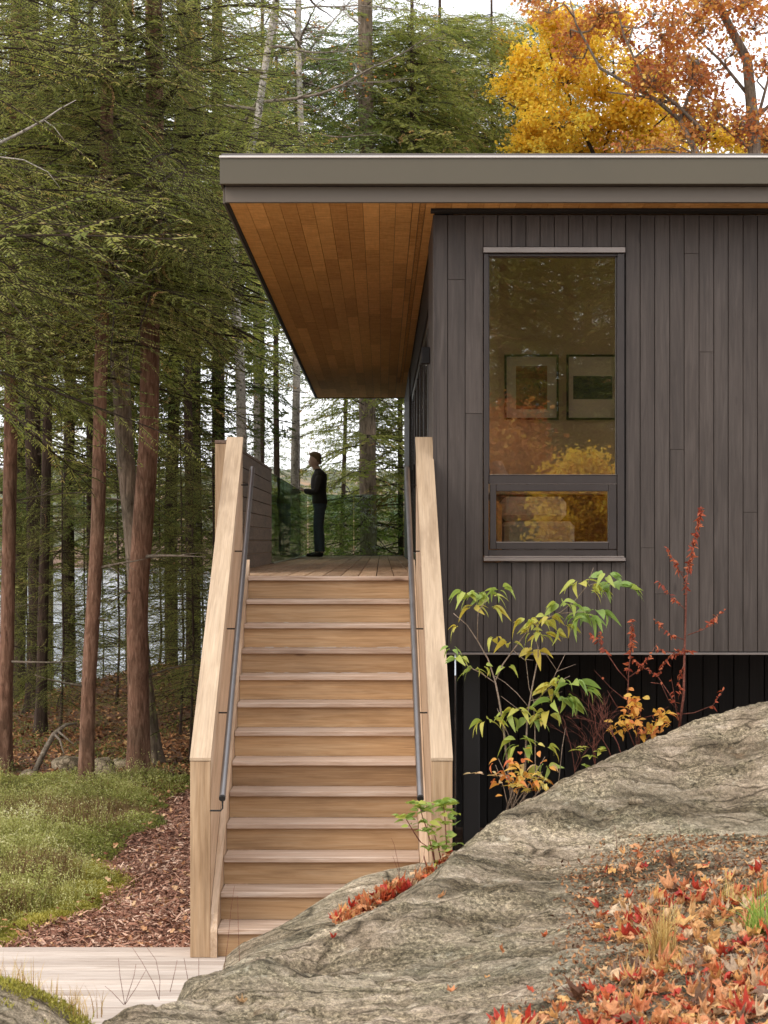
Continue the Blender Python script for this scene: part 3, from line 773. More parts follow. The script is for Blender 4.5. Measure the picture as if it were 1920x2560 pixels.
M['bark_red'] = bark_mat('bark_reddish', (.075,.040,.026), (.21,.115,.078), (.38,.235,.17), bs=1.0)
M['bark_grey'] = bark_mat('bark_greybrown', (.07,.052,.038), (.20,.155,.118), (.36,.29,.225), bs=1.0)
M['bark_dark'] = bark_mat('bark_dark', (.022,.014,.011), (.06,.040,.030), (.12,.085,.065))
M['bark_pale'] = bark_mat('bark_pale_lichen', (.14,.125,.105), (.36,.33,.29), (.56,.52,.47), (6,6,6), 5.0, .5, (16, .56, (.075,.06,.045)))
M['twig'] = bark_mat('twig_grey', (.08,.06,.045), (.17,.14,.11), (.33,.29,.24), (5,5,5), 6.0, .3)
M['twig_dk'] = bark_mat('twig_dark', (.02,.014,.01), (.05,.036,.026), (.10,.075,.055), (5,5,5), 6.0, .3)
def leaf_mat(name, stops, transl=.35, rough=.6, light=(1.3,1.35,1.0)):
    m, nt, b, out = nmat(name)
    at = N(nt, 'ShaderNodeAttribute', attribute_name='rnd')
    tc = N(nt, 'ShaderNodeTexCoord'); n = noise_tex(nt, tc.outputs['Object'], .9, 4, .6)
    ad = N(nt, 'ShaderNodeMath', operation='ADD'); nt.links.new(at.outputs['Fac'], ad.inputs[0])
    mr = N(nt, 'ShaderNodeMapRange'); mr.inputs[1].default_value = .3; mr.inputs[2].default_value = .7; mr.inputs[3].default_value = -.22; mr.inputs[4].default_value = .22
    nt.links.new(n, mr.inputs[0]); nt.links.new(mr.outputs[0], ad.inputs[1])
    c = ramp(nt, ad.outputs[0], stops)
    nt.links.new(c, b.inputs['Base Color']); b.inputs['Roughness'].default_value = rough; b.inputs['Specular IOR Level'].default_value = .3
    if transl:
        t = N(nt, 'ShaderNodeBsdfTranslucent'); nt.links.new(mixc(nt, 1.0, c, light, 'MULTIPLY'), t.inputs[0])
        mx = N(nt, 'ShaderNodeMixShader'); mx.inputs[0].default_value = transl
        nt.links.new(b.outputs[0], mx.inputs[1]); nt.links.new(t.outputs[0], mx.inputs[2]); nt.links.new(mx.outputs[0], out.inputs[0])
    return m
M['needle'] = leaf_mat('hemlock_needles', [(0, (.080,.115,.030)), (.35, (.175,.20,.044)), (.7, (.29,.29,.075)), (.9, (.41,.36,.13)), (1.0, (.42,.24,.10))], .5)
M['needle_dk'] = leaf_mat('hemlock_needles_dark', [(0, (.06,.10,.035)), (.5, (.13,.17,.045)), (.9, (.20,.24,.07)), (1, (.28,.26,.1))], .5)
M['yellow'] = leaf_mat('maple_leaves_yellow', [(0, (.60,.33,.035)), (.3, (.70,.44,.04)), (.7, (.76,.54,.06)), (1, (.62,.52,.10))], .45)
M['orange'] = leaf_mat('maple_leaves_rust', [(0, (.28,.07,.028)), (.4, (.44,.15,.045)), (.75, (.56,.26,.07)), (1, (.66,.44,.10))], .4)

def spray(L, seed, fine=1.0, droop=.10, sec_sp=.085, ter_sp=.021, tl=.050, tw=.0105):
    """one flat hemlock limb along +X: returns quads (n,4,3), rnd (n), wood quads (m,4,3)"""
    r = np.random.default_rng(seed); Q = []; R = []; Wd = []
    def limb(t): return np.array([t*L, .10*L*np.sin(t*2.2+seed)*t, .06*L*t - droop*L*t*t*1.9])
    t = .10
    prev = limb(0); 
    for k in range(1, 9):
        c = limb(k/8); w = .016*L*.35*(1-k/9)+.002
        Wd.append([prev+[0,-w,0], prev+[0,w,0], c+[0,w*.8,0], c+[0,-w*.8,0]]); Wd.append([prev+[0,0,-w], prev+[0,0,w], c+[0,0,w*.8], c+[0,0,-w*.8]]); prev = c
    side = 1
    while t < 1.0:
        p = limb(t); side = -side
        sl = L*.42*(1-t)**.75*(.35+t*1.6 if t < .4 else 1)*r.uniform(.65, 1.15) + .10
        ang = r.uniform(48, 66)*math.pi/180*side
        hue = r.uniform(0, 1); dead = r.random() < .035
        dr = r.uniform(.06, .28); lift = r.normal(0, .12)
        ns = int(sl/ (ter_sp*fine)); d0 = np.array([math.cos(ang), math.sin(ang), lift])
        pts_ = []
        for j in range(ns+1):
            s = j*ter_sp*fine
            a2 = ang*(1-.25*s/sl)
            q = p + np.array([math.cos(a2)*s, math.sin(a2)*s, lift*s - dr*s*s/sl]); pts_.append((q, a2))
        for j in range(0, ns, 3):
            q0 = pts_[j][0]; q1 = pts_[min(j+3, ns)][0]; w = .0035
            Wd.append([q0+[0,0,-w], q0+[0,0,w], q1+[0,0,w*.6], q1+[0,0,-w*.6]])
        for j in range(1, ns+1):
            q, a2 = pts_[j]; f = 1-.55*j/ns
            for sd in ((1, -1) if r.random() < .8 else (1,)):
                ta = a2 + sd*r.uniform(.55, 1.0); ll = tl*fine*f*r.uniform(.6, 1.3); ww = tw*fine*r.uniform(.7, 1.2)
                dv = np.array([math.cos(ta), math.sin(ta), -r.uniform(.05, .6)]); dv /= np.linalg.norm(dv); nv = np.array([-math.sin(ta)*.7, math.cos(ta)*.7, r.uniform(-.9, .9)])
                e = q + dv*ll; mdl = q + dv*ll*.45
                Q.append([q, mdl + nv*ww*.5, e, mdl - nv*ww*.5])
                R.append(1.0 if dead else min(.93, max(0, hue*.55 + r.uniform(0, .35))))
        t += sec_sp*fine/L*r.uniform(.7, 1.3)
    return np.array(Q, np.float32), np.array(R, np.float32), np.array(Wd, np.float32)
FINE = [spray(L_, 10+i) for i, L_ in enumerate((2.2, 2.6, 3.0, 3.3, 2.0))]
COARSE = [spray(L_, 40+i, 1.0, .12, .15, .055, .15, .034) for i, L_ in enumerate((2.2, 2.8, 3.2, 2.4))]
PL = {id(FINE): (2.2, 2.6, 3.0, 3.3, 2.0), id(COARSE): (2.2, 2.8, 3.2, 2.4)}

def crown(name, limbs, protos, mats, parent, seed=0, base=(0,0,0)):
    """limbs: list of (root xyz, azimuth, pitch, length, roll)"""
    r = np.random.default_rng(seed); Vs = []; Rs = []; Ws = []
    for (p, az, pit, L, roll, hue) in limbs:
        k = r.integers(len(protos)); Q, R, Wd = protos[k]; s = L/PL[id(protos)][k]
        ca, sa, cp, sp = math.cos(az), math.sin(az), math.cos(pit), math.sin(pit); cr, sr = math.cos(roll), math.sin(roll)
        Rx = np.array([[1,0,0],[0,cr,-sr],[0,sr,cr]]); Ry = np.array([[cp,0,-sp],[0,1,0],[sp,0,cp]]); Rz = np.array([[ca,-sa,0],[sa,ca,0],[0,0,1]])
        Mx = (Rz@Ry@Rx).T*s; off = np.array(p, float)-np.array(base, float)
        mirror = np.array([1, -1 if r.random() < .5 else 1, 1])
        Vs.append((Q.reshape(-1,3)*mirror)@Mx + off); Rs.append(np.where(R >= 1, 1, np.clip(R*.8 + hue*.28, 0, .93))); Ws.append((Wd.reshape(-1,3)*mirror)@Mx + off)
    off0 = np.array(base, float)
    def keep(Varr, R_=None):
        Varr = np.concatenate(Varr).reshape(-1, 4, 3); c = Varr[:, 0] + off0
        inside = (c[:,0] > -1.5) & (c[:,0] < 7.4) & (c[:,1] > 15) & (c[:,1] < 38.2) & (c[:,2] < ZS+.42)
        inside |= (c[:,0] < 7) & (c[:,0] > .2) & (c[:,1] > 12) & (c[:,1] < 38.2) & (c[:,2] < ZS+.42)
        return Varr[~inside].reshape(-1, 3), (np.concatenate(R_)[~inside] if R_ is not None else None)
    VL, RL = keep(Vs, Rs); VW, _ = keep(Ws); Rs = [RL]
    V = np.concatenate([VL, VW]); nl = len(VL)//4; nw = len(VW)//4
    F = np.arange((nl+nw)*4).reshape(-1,4)
    me = ngon_mesh(name, V, [(F[:nl], 0), (F[nl:], 1)], mats, np.concatenate([np.concatenate(Rs), np.full(nw, .5)]))
    return linkmesh(name, me, parent)
def trunk_mesh(pts, radii, sides=20, seed=0, rough=.08, loc=None, parent=None, mat=None, name='trunk', flare=True):
    # pts world, resampled
    P = [Vector(p) for p in pts]; Ls = [0]
    for a, b_ in zip(P, P[1:]): Ls.append(Ls[-1]+(b_-a).length)
    n = max(6, int(Ls[-1]/.16)); out = []; rr = []
    for k in range(n+1):
        s = Ls[-1]*k/n; i = max(j for j in range(len(Ls)) if Ls[j] <= s+1e-9); i = min(i, len(P)-2)
        f = (s-Ls[i])/(Ls[i+1]-Ls[i]); out.append(P[i].lerp(P[i+1], f)); rad = radii[i]*(1-f)+radii[i+1]*f
        if flare: rad *= .9*(1+.45*math.exp(-s/.25))
        rr.append(rad)
    # smooth path
    for _ in range(3): out = [out[0]]+[(out[j-1]+out[j]*2+out[j+1])/4 for j in range(1, n)]+[out[-1]]
    vs = []; fs = []
    for k, p in enumerate(out):
        for j in range(sides):
            a = 2*math.pi*j/sides
            u = mnoise.noise(Vector((math.cos(a)*2.2+seed, math.sin(a)*2.2, p.z*.9)))
            u2 = mnoise.noise(Vector((math.cos(a)*1.1+seed*3, math.sin(a)*1.1, p.z*.35+5)))
            lobes = .25*math.exp(-max(0, (p.z-out[0].z))/.3)*math.sin(a*5+seed) if flare else 0
            q = rr[k]*(1+rough*u+.06*u2+lobes)
            vs.append((p.x+math.cos(a)*q, p.y+math.sin(a)*q, p.z))
    for k in range(n):
        for j in range(sides):
            j2 = (j+1)%sides; fs.append((k*sides+j, k*sides+j2, (k+1)*sides+j2, (k+1)*sides+j))
    fs.append(tuple(range(n*sides, (n+1)*sides)))
    mb = MB(); mb.add(vs, fs, .5); o = mb.build(name, mat, parent, smooth='all'); return o, out, rr
def gnarl(mb, p, az, L, rad, seed, pitch=.1, curve=.25, sides=5, forks=2):
    r = random.Random(seed); P = Vector(p); d = Vector((math.cos(az)*math.cos(pitch), math.sin(az)*math.cos(pitch), math.sin(pitch)))
    pts_ = [P.copy()]; n = max(4, int(L/.18)); st = L/n
    for k in range(n):
        d = (d+Vector((r.uniform(-1,1), r.uniform(-1,1), r.uniform(-1,1)-.15))*curve*.35).normalized(); P = P+d*st; pts_.append(P.copy())
        if forks and r.random() < .28: gnarl(mb, P, math.atan2(d.y, d.x)+r.uniform(-1,1), L*.4*(1-k/n*.5), rad*.45*(1-.6*k/n), r.random(), r.uniform(-.3,.4), curve, 4, forks-1)
    mb.tube(pts_, [max(.003, rad*(1-.85*k/n)) for k in range(n+1)], sides)
# --- conifer(px path at distance d, crown spec)
DENS = 1.9
def conifer(label, d, path, r0, r1, bark='bark_red', crown_z=None, nl=50, Lr=(1.6,3.2), protos=None, cmat='needle', seed=1, stubs=8, group='conifer trunks standing beyond the stairs', name='hemlock_tree', top=None, azr=None, front=0, cat='conifer', dens_pow=1.0, ground_snap=True, hue=.5):
    pts_ = [list(W(px, py, d)) for px, py in path]
    if ground_snap: pts_[0][2] = float(gz(pts_[0][0], d)) - .12
    topz = top if top is not None else pts_[-1][2]
    if topz > pts_[-1][2]:
        a, b_ = pts_[-2], pts_[-1]; f = (topz-b_[2])/(b_[2]-a[2])
        pts_.append([b_[0]+(b_[0]-a[0])*f*.5, d+.2, topz])
    Lt = pts_[-1][2]-pts_[0][2]
    rad = [r0+(r1-r0)*(p[2]-pts_[0][2])/Lt for p in pts_]
    e = empty(name, pts_[0], label, cat, group)
    tr, ax, rr = trunk_mesh(pts_, rad, 20, seed, parent=e, mat=M[bark])
    def at(z):
        for a, b_ in zip(ax, ax[1:]):
            if a.z <= z <= b_.z: return a.lerp(b_, (z-a.z)/(b_.z-a.z))
        return ax[-1]
    R = random.Random(seed*17)
    if stubs:
        lo = pts_[0][2]+1.2; hi = (crown_z[0]+1.5 if crown_z else topz)
        for k in range(stubs):
            z = R.uniform(lo, min(hi, 9)); p = at(z); az = R.uniform(0, 6.28)
            mb = MB(); gnarl(mb, p, az, R.choice([.12,.2,.35,.6,1.0]), R.uniform(.011,.024), R.random(), R.uniform(-.3,.35), .3, 5, 1)
            mb.build('dead_branch', M['twig'], e, smooth='all')
    if crown_z:
        limbs = []; z0, z1 = crown_z
        nl = int(nl*DENS)
        for k in range(nl):
            f = ((k+R.random())/nl)**dens_pow; z = z0+(z1-z0)*f; p = at(z)
            az = R.uniform(0, 6.283) if azr is None else R.uniform(*azr)
            L = R.uniform(*Lr)*(1-.35*f); limbs.append(((p.x, p.y, p.z), az, R.uniform(-.36, .14), L, R.uniform(-.6,.6), max(0, min(1, hue+R.uniform(-.5,.5)))))
        for k in range(front):
            z = R.uniform(z0, z1); p = at(z); limbs.append(((p.x, p.y, p.z), R.uniform(-2.9, -.25), R.uniform(-.42, .12), R.uniform(*Lr), R.uniform(-.8,.8), max(0, min(1, hue+R.uniform(-.4,.5)))))
        crown('crown', limbs, protos or FINE, [M[cmat], M['twig_dk']], e, seed, pts_[0])
    return e
G1 = 'large conifers at the edge of the clearing'
T5 = conifer('reddish straight trunk, thickest of the three close together, nearest the stairs', 22.8, [(348,1950),(343,1500),(372,1100),(376,760),(388,400),(384,0)], .135, .095, 'bark_red', (EYE+2.3, EYE+6.6), 50, (1.8,3.3), seed=3, group=G1, top=EYE+8, hue=.65, front=46)
conifer('slender leaning reddish trunk rising from the edge of the blueberry patch', 22.2, [(214,1958),(222,1700),(246,1300),(250,1000),(258,740)], .088, .072, 'bark_red', (EYE+2.5, EYE+6.6), 46, (1.7,3.1), seed=5, group=G1, top=EYE+8, stubs=12, hue=.65, front=50)
conifer('grey brown trunk leaning left between the two reddish trunks', 24.6, [(385,1850),(352,1650),(338,1400),(310,1100),(290,740)], .125, .10, 'bark_grey', (EYE+2.9, EYE+7), 46, (1.8,3.3), seed=8, group=G1, top=EYE+8, stubs=14, front=20)
conifer('thick trunk cut by the left edge of the picture', 24.0, [(8,1915),(20,1500),(26,1150),(30,860)], .095, .07, 'bark_red', (EYE+2.0, EYE+6.8), 50, (2.0,3.4), seed=12, group=G1, top=EYE+8, hue=.6, front=40)
conifer('dark brown double trunk behind the edge of the lawn, second from the left', 29.5, [(84,1825),(92,1500),(82,1100),(80,800)], .135, .095, 'bark_dark', (EYE+.9, EYE+7.6), 44, (2.0,3.4), seed=14, group=G1, top=EYE+9, cmat='needle')
TL = conifer('hemlock standing just outside the left edge whose long drooping branches hang into the upper left', 18.6, [(-560,2100),(-540,1500),(-540,900)], .16, .12, 'bark_red', (EYE+1.9, EYE+6.5), 42, (2.6,4.3), seed=77, group=G1, top=EYE+8, azr=(-.7,.9), hue=.75)
MB().tube([W(386,300,22.75), W(408,262,22.6), W(432,232,22.5), W(455,195,22.4)], [.055,.045,.035,.02], 8).build('limb', M['bark_dark'], T5, smooth='all')
MB().tube([W(-200,440,18.4), W(-60,385,18.3), W(40,338,18.2), W(110,300,18.1), W(150,272,18.1), W(190,250,18.0)], [.02,.017,.014,.010,.007,.003], 6).build('dead_branch', M['bark_pale'], TL, smooth='all')
MB().tube([W(110,300,18.1), W(135,318,18.0), W(160,350,18.0)], [.006,.004,.002], 5).build('dead_branch', M['bark_pale'], TL, smooth='all')
MB().tube([W(-60,385,18.3), W(60,400,18.0), W(120,430,17.9), W(150,470,17.9)], [.008,.006,.004,.002], 5).build('dead_branch', M['bark_pale'], TL, smooth='all')
G2 = 'dark conifer trunks in the wood behind'
P2 = [(46,1800,36,.13,1.0,'thin dark trunk at the shore beside the lake glimpse'),(178,1780,34,.11,.6,'dark thin trunk seen left of the slender leaning trunk'),(430,1760,33,.12,.8,'dark trunk just right of the thickest reddish trunk'),(483,1750,35,.15,.7,'dark trunk midway between the reddish trunks and the stair parapet'),(545,1700,34,.13,.9,'dark trunk just left of the pale barked trunk'),(330,1760,38,.13,1.2,'dark trunk deep between the grey and the reddish trunk'),(-40,1780,33,.14,.8,'dark trunk at the far left edge behind the thick trunk'),(118,1760,42,.16,1.4,'distant dark trunk between the double trunk and its neighbour')]
for i, (px, py, d, r0, cz, lab) in enumerate(P2):
    conifer(lab, d, [(px,py),(px+random.uniform(-8,8),1300),(px+random.uniform(-10,10),900)], r0, r0*.7, 'bark_dark', (EYE+cz-1.0, EYE+8.5), 34, (1.8,3.2), COARSE, 'needle_dk' if i % 2 == 0 else 'needle', 30+i, 6, G2, 'conifer_tree', top=EYE+10, dens_pow=1.0)
# trunk seen through the balustrade
conifer('stout mossy brown trunk seen through the glass balustrade at the end of the deck', 41, [(922,1700),(921,1300),(918,1000)], .19, .16, 'bark_grey', (EYE-1.5, EYE+11), 90, (1.8,3.6), COARSE, 'needle', 60, 6, G2, 'hemlock_tree', top=EYE+11)
# pale barked trunks
def pale(label, d, path, r0, r1, seed):
    pts_ = [list(W(px, py, d)) for px, py in path]; pts_[0][2] = float(gz(pts_[0][0], d))-.1
    e = empty('birch_tree', pts_[0], label, 'tree', 'pale barked trees behind the deck')
    n = len(pts_); trunk_mesh(pts_, [r0+(r1-r0)*i/(n-1) for i in range(n)], 16, seed, .12, parent=e, mat=M['bark_pale'])
    mb = MB(); R = random.Random(seed)
    for k in range(16):
        p = Vector(pts_[-1]).lerp(Vector(pts_[-3]), R.random()**1.2); gnarl(mb, p, R.uniform(0, 6.28), R.uniform(1.2, 3.2), R.uniform(.015,.035), R.random(), R.uniform(-.2,.6), .45, 5, 2)
    mb.build('branches', M['twig'], e, smooth='all')
pale('pale grey lichen spotted trunk rising just left of the roof corner', 30, [(612,1700),(604,1100),(600,900),(585,700),(590,500),(640,330),(665,150),(700,-60)], .088, .05, 70)
pale('pale spotted trunk behind the man, reaching up to the roof overhang', 38, [(740,1700),(737,1300),(738,1100),(742,940),(735,700),(755,400),(745,100),(750,-80)], .092, .05, 73)
# trees that fill the middle and far wood
G3 = 'conifers filling the wood behind the house'
FILL = [  # px, d, base z of crown, top, n limbs, Lr, mat, label
 (930, 42.6, 5.4, 12, 74, (1.6,2.8), 'needle_dk', 'dark spiky conifer rising above the middle of the roof', 925),
 (1120, 45, 6.4, 14, 150, (1.8,3.0), 'needle', 'broad rounded olive green conifer above the roof left of the yellow maple', 1100),
 (1235, 47, 6.8, 12, 100, (1.8,3.0), 'needle', 'olive green conifer partly covered by the yellow maple', 1230),
 (560, 34, 3.2, 13, 34, (1.6,3.0), 'needle', 'dense conifer crown directly left of the roof corner', 545),
 (700, 38.5, 3.0, 8.8, 26, (1.6,2.6), 'needle', 'conifer crown behind the overhang between the two pale trunks', 690),
 (480, 31, 2.8, 13, 36, (1.9,3.3), 'needle', 'dense olive conifer crown right of the tall reddish trunk', 470),
 (100, 27.5, 2.8, 9, 62, (1.9,3.3), 'needle', 'dense drooping conifer crown at the upper left', 120),
 (230, 33, 2.0, 12, 62, (1.9,3.3), 'needle', 'conifer crown deep behind the leaning reddish trunk', 225),
 (838, 46, -1.6, 6, 46, (1.6,2.8), 'needle', 'green conifer behind the glass, left of the stout trunk', 865),
 (1005, 42, -2.0, 6, 84, (1.4,2.6), 'needle', 'green conifer behind the glass beside the house wall', 1000),
 (655, 43, -1.0, 4, 20, (1.2,2.4), 'needle_dk', 'low dark conifer seen above the board guard', 650),
 (1035, 41.5, 6.0, 13, 90, (1.8,3.0), 'needle', 'olive conifer above the roof between the dark spiky one and the rounded one', 1030),
 (650, 41, 5.0, 13, 56, (1.6,2.8), 'needle', 'olive conifer above the roof corner behind the bare pale tree', 655),
 (1390, 52, 8.5, 14, 60, (1.8,3.0), 'needle_dk', 'dark conifer glimpsed behind the yellow leaves', 1390),
 (742, 39.5, 5.4, 12, 66, (1.6,3.0), 'needle_dk', 'small dark conifer top between the bare pale tree and the spiky one', 742),
]
for i, (px, d, z0, z1, n, Lr, mt, lab, px2) in enumerate(FILL):
    conifer(lab, d, [(px,1700),(px2,1000),(px2,600)], .085, .03, 'bark_dark', (EYE+z0, EYE+min(z1, 7.8+(d-33)*.30)), int(n*1.35), Lr, COARSE, mt, 100+i, 3, G3, 'conifer_tree', top=EYE+z1+.3)
# understorey saplings
G4 = 'young hemlocks in the shade of the wood'
UN = [(150,27,2.2,'young hemlock with light sprays between the double trunk and the leaning trunk'),(290,29,2.4,'young hemlock right of the leaning trunk in front of the lake'),(60,33,2.4,'young hemlock at the shore left of the double trunk'),(450,27.5,2.8,'leafy young hemlock beside the thickest reddish trunk'),(530,26,2.6,'young hemlock filling the gap next to the stair parapet'),(395,31,2.6,'young hemlock behind the thickest reddish trunk'),(500,32,3.2,'young hemlock deeper behind the stair parapet'),(205,34,3.0,'distant young hemlock over the lake between the trunks'),(20,29,2.4,'young hemlock at the left edge behind the thick trunk'),(350,35,3.2,'distant young hemlock over the dark bank'),
 (420,36,3.6,'tall young hemlock far behind the gap right of the thickest trunk'),(560,36,3.4,'tall young hemlock far behind the stair parapet'),(250,38,3.6,'tall young hemlock far off between leaning and grey trunks'),(110,38,3.2,'tall young hemlock far off at the shore on the left'),(475,24.8,1.5,'small bushy hemlock at the path bend beside the parapet')]
for i, (px, d, h, lab) in enumerate(UN):
    zb = float(gz((px-VX)/FPX*d, d)); 
    conifer(lab, d, [(px,1800),(px+10,1600),(px+6,1500)], .020, .010, 'bark_dark', (zb+.5, zb+h+1.2), 46, (.6,1.5), FINE, 'needle', 140+i, 0, G4, 'hemlock_sapling', top=zb+h+1.3, dens_pow=.9)

# --- broadleaf trees
def broadleaf(label, base, H, lean, seed, mat, nleaf, leafs=.06, spread=.75, bark='twig_dk', depth=5, name='maple_tree', cat='tree', group=None, trunk_r=.16, clump=7, fork_h=.35, leafprob=1.0, twig_only=False, matlist=None, zmin=-9):
    R = random.Random(seed); mb = MB(); tips = []
    def grow(p, d, L, rad, lev):
        n = 5; P = Vector(p); pts_ = [P.copy()]; dd = Vector(d)
        for k in range(n):
            dd = (dd+Vector((R.gauss(0,.12), R.gauss(0,.12), R.gauss(0,.10)+.03))).normalized(); P = P+dd*L/n; pts_.append(P.copy())
            if lev <= depth-2 and lev > 0 or lev == depth-1: tips.append((P.copy(), lev)) if lev >= depth-2 else None
        mb.tube(pts_, [rad*(1-.45*k/n) for k in range(n+1)], 8 if lev < 2 else (5 if lev < 4 else 3), cap=False)
        if lev >= depth-1: return
        nb = R.choice([2,3,3]) if lev else 4
        for b_ in range(nb):
            a = R.uniform(0, 6.283); tilt = R.uniform(.3, spread)
            ax = dd.orthogonal().normalized(); ax.rotate(__import__('mathutils').Quaternion(dd, a))
            nd = (dd*math.cos(tilt)+ax*math.sin(tilt)).normalized()
            st = pts_[-1] if b_ < 2 else pts_[R.choice([2,3,4])]
            grow(st, nd, L*R.uniform(.62,.86), rad*.55, lev+1)
    x, y, z = base
    e = empty(name, base, label, cat, group)
    grow(Vector(base), Vector(lean).normalized(), H*fork_h, trunk_r, 0)
    mb.build('trunk', M[bark], e, smooth='all')
    if nleaf:
        r = np.random.default_rng(seed); T = np.array([t[0] for t in tips]); T = T[T[:,2] > zmin]; idx = r.integers(len(T), size=nleaf//clump)
        if leafprob < 1: keep = r.random(len(T)) < leafprob; idx = idx[keep[idx]]
        C = np.repeat(T[idx], clump, 0) + r.normal(0, .17, (len(idx)*clump, 3)); n = len(C)
        hue = np.repeat(r.random(len(idx)), clump)
        az = r.uniform(0, 6.283, n); pit = r.normal(-.4, .5, n); rol = r.normal(0, .6, n); s = leafs*r.uniform(.6, 1.3, n)
        d = np.stack([np.cos(az)*np.cos(pit), np.sin(az)*np.cos(pit), np.sin(pit)], -1); side = np.stack([-np.sin(az), np.cos(az), np.zeros(n)], -1)
        up = np.cross(d, side); side = side*np.cos(rol)[:,None]+up*np.sin(rol)[:,None]; up = np.cross(d, side)
        S_ = s[:,None]
        shape = [(0,0,0),(.25,.42,.08),(.42,.20,.02),(.75,.40,.10),(1.0,0,-.1),(.75,-.40,.10),(.42,-.20,.02),(.25,-.42,.08)]
        V = np.stack([C+d*S_*a+side*S_*b_+up*S_*c for a, b_, c in shape], 1).reshape(-1, 3) - np.array(base)
        F = np.arange(n*8).reshape(-1, 8)
        me = ngon_mesh('crown', V, [(F[:, [0,1,2,3,4,5,6,7]], 0)], [M[mat]], np.clip(hue*.7+r.random(n)*.3, 0, 1))
        linkmesh('crown', me, e)
    return e
def bw(px, py, d): return W(px, py, d)
def leaves_at(T, nleaf, sc, leafs, base, mat, e, seed, clump=6):
    r = np.random.default_rng(seed); idx = r.integers(len(T), size=nleaf//clump)
    C = np.repeat(T[idx], clump, 0) + r.normal(0, sc, (len(idx)*clump, 3)); n = len(C); hue = np.repeat(r.random(len(T))[idx], clump)
    az = r.uniform(0, 6.283, n); pit = r.normal(-.5, .5, n); rol = r.normal(0, .7, n); s = leafs*r.uniform(.5, 1.35, n)
    d = np.stack([np.cos(az)*np.cos(pit), np.sin(az)*np.cos(pit), np.sin(pit)], -1); side = np.stack([-np.sin(az), np.cos(az), np.zeros(n)], -1)
    up = np.cross(d, side); side = side*np.cos(rol)[:,None]+up*np.sin(rol)[:,None]; up = np.cross(d, side); S_ = s[:,None]
    shape = [(0,0,0),(.25,.42,.08),(.42,.20,.02),(.75,.40,.10),(1.0,0,-.1),(.75,-.40,.10),(.42,-.20,.02),(.25,-.42,.08)]
    V = np.stack([C+d*S_*a+side*S_*b_+up*S_*c for a, b_, c in shape], 1).reshape(-1, 3) - np.array(base)
    linkmesh('crown', ngon_mesh('crown', V, [(np.arange(n*8).reshape(-1, 8), 0)], [M[mat]], np.clip(hue*.75+r.random(n)*.35-.05, 0, 1)), e)
def maple(label, d, path, r0, limbs, clusters, per, mat, seed, leafs=.075, name='maple_tree', bark='twig_dk', sc=.10, twigs=22):
    """trunk path, measured limb lines and leafy cluster volumes: (px, py, rx, rz) -> twigs fan through each volume"""
    R = random.Random(seed); P = [Vector(W(px, py, d)) for px, py in path]; P[0].z = float(gz(P[0].x, d))
    e = empty(name, P[0], label, 'tree'); mb = MB(); n = len(P)
    mb.tube(P, [r0*(1-.7*k/(n-1)) for k in range(n)], 10); nodes = [P[-1], P[-2], P[-1].lerp(P[-2], .5), P[-1].lerp(P[-2], .25), P[-1].lerp(P[-2], .75)]
    for li in limbs:
        off = R.uniform(-.8, .8); Q = [Vector(W(px, py, d + off*k/len(li))) for k, (px, py) in enumerate(li)]
        w = R.uniform(.03, .05); mb.tube(Q, [w*(1-.75*k/(len(Q)-1)) for k in range(len(Q))], 7)
        for k in range(len(Q)-1):
            for t in (.2, .5, .8): nodes.append(Q[k].lerp(Q[k+1], t))
        nodes.append(Q[-1])
    tips = []
    for (px, py, rx, rz) in clusters:
        c = Vector(W(px, py, d + R.uniform(-1.0, 1.0))); ax = rx*d/FPX; az_ = rz*d/FPX
        nd = min(nodes, key=lambda q: (q-c).length + .8*max(0, q.z-c.z+.2))
        mid = nd.lerp(c, .5) + Vector((R.gauss(0,.12), R.gauss(0,.12), R.gauss(0,.10))); hub = c + Vector((0, 0, -az_*.5))
        mb.tube([nd, mid, hub], [.022, .016, .011], 5, cap=False)
        for _ in range(twigs):
            v = Vector((R.gauss(0,1), R.gauss(0,1), R.gauss(0,1))).normalized()*R.random()**.45
            t = c + Vector((v.x*ax, v.y*max(ax, .6)*.9, v.z*az_)); m_ = hub.lerp(t, .5) + Vector((R.gauss(0,.06), R.gauss(0,.06), R.uniform(0,.10)))
            mb.tube([hub, m_, t], [.008, .006, .003], 3, cap=False); tips.append(t)
            for _2 in range(2):
                u = m_.lerp(t, R.uniform(.2, .9)); g = u + Vector((R.gauss(0,.15), R.gauss(0,.15), R.gauss(0,.11))); mb.tube([u, g], [.004, .002], 3, cap=False); tips.append(g)
    mb.build('trunk', M[bark], e, smooth='all')
    leaves_at(np.array([tuple(t) for t in tips]), per*len(clusters), sc, leafs, tuple(P[0]), mat, e, seed)
    return e
RC = random.Random(3)
maple('golden yellow maple above the middle of the roof', 42, [(1520,1500),(1510,700),(1500,420)], .16,
      [[(1500,420),(1440,290),(1380,150),(1350,40)],[(1500,420),(1540,260),(1530,100)],[(1500,430),(1390,370),(1290,270)],[(1505,410),(1620,330),(1700,260)],[(1505,440),(1600,390),(1690,370)]],
      [(1335,150,75,50),(1290,215,60,40),(1345,245,80,45),(1415,185,80,55),(1420,110,70,45),(1490,135,70,50),(1500,215,85,55),(1400,300,90,45),(1345,330,75,40),(1480,300,95,50),(1560,255,80,50),(1565,335,95,45),(1450,365,110,35),(1640,345,80,40),(1330,380,80,30),(1680,380,80,30),(1570,395,110,30),(1620,270,60,40),(1395,55,60,30),(1470,70,55,30)], 1350, 'yellow', 5)
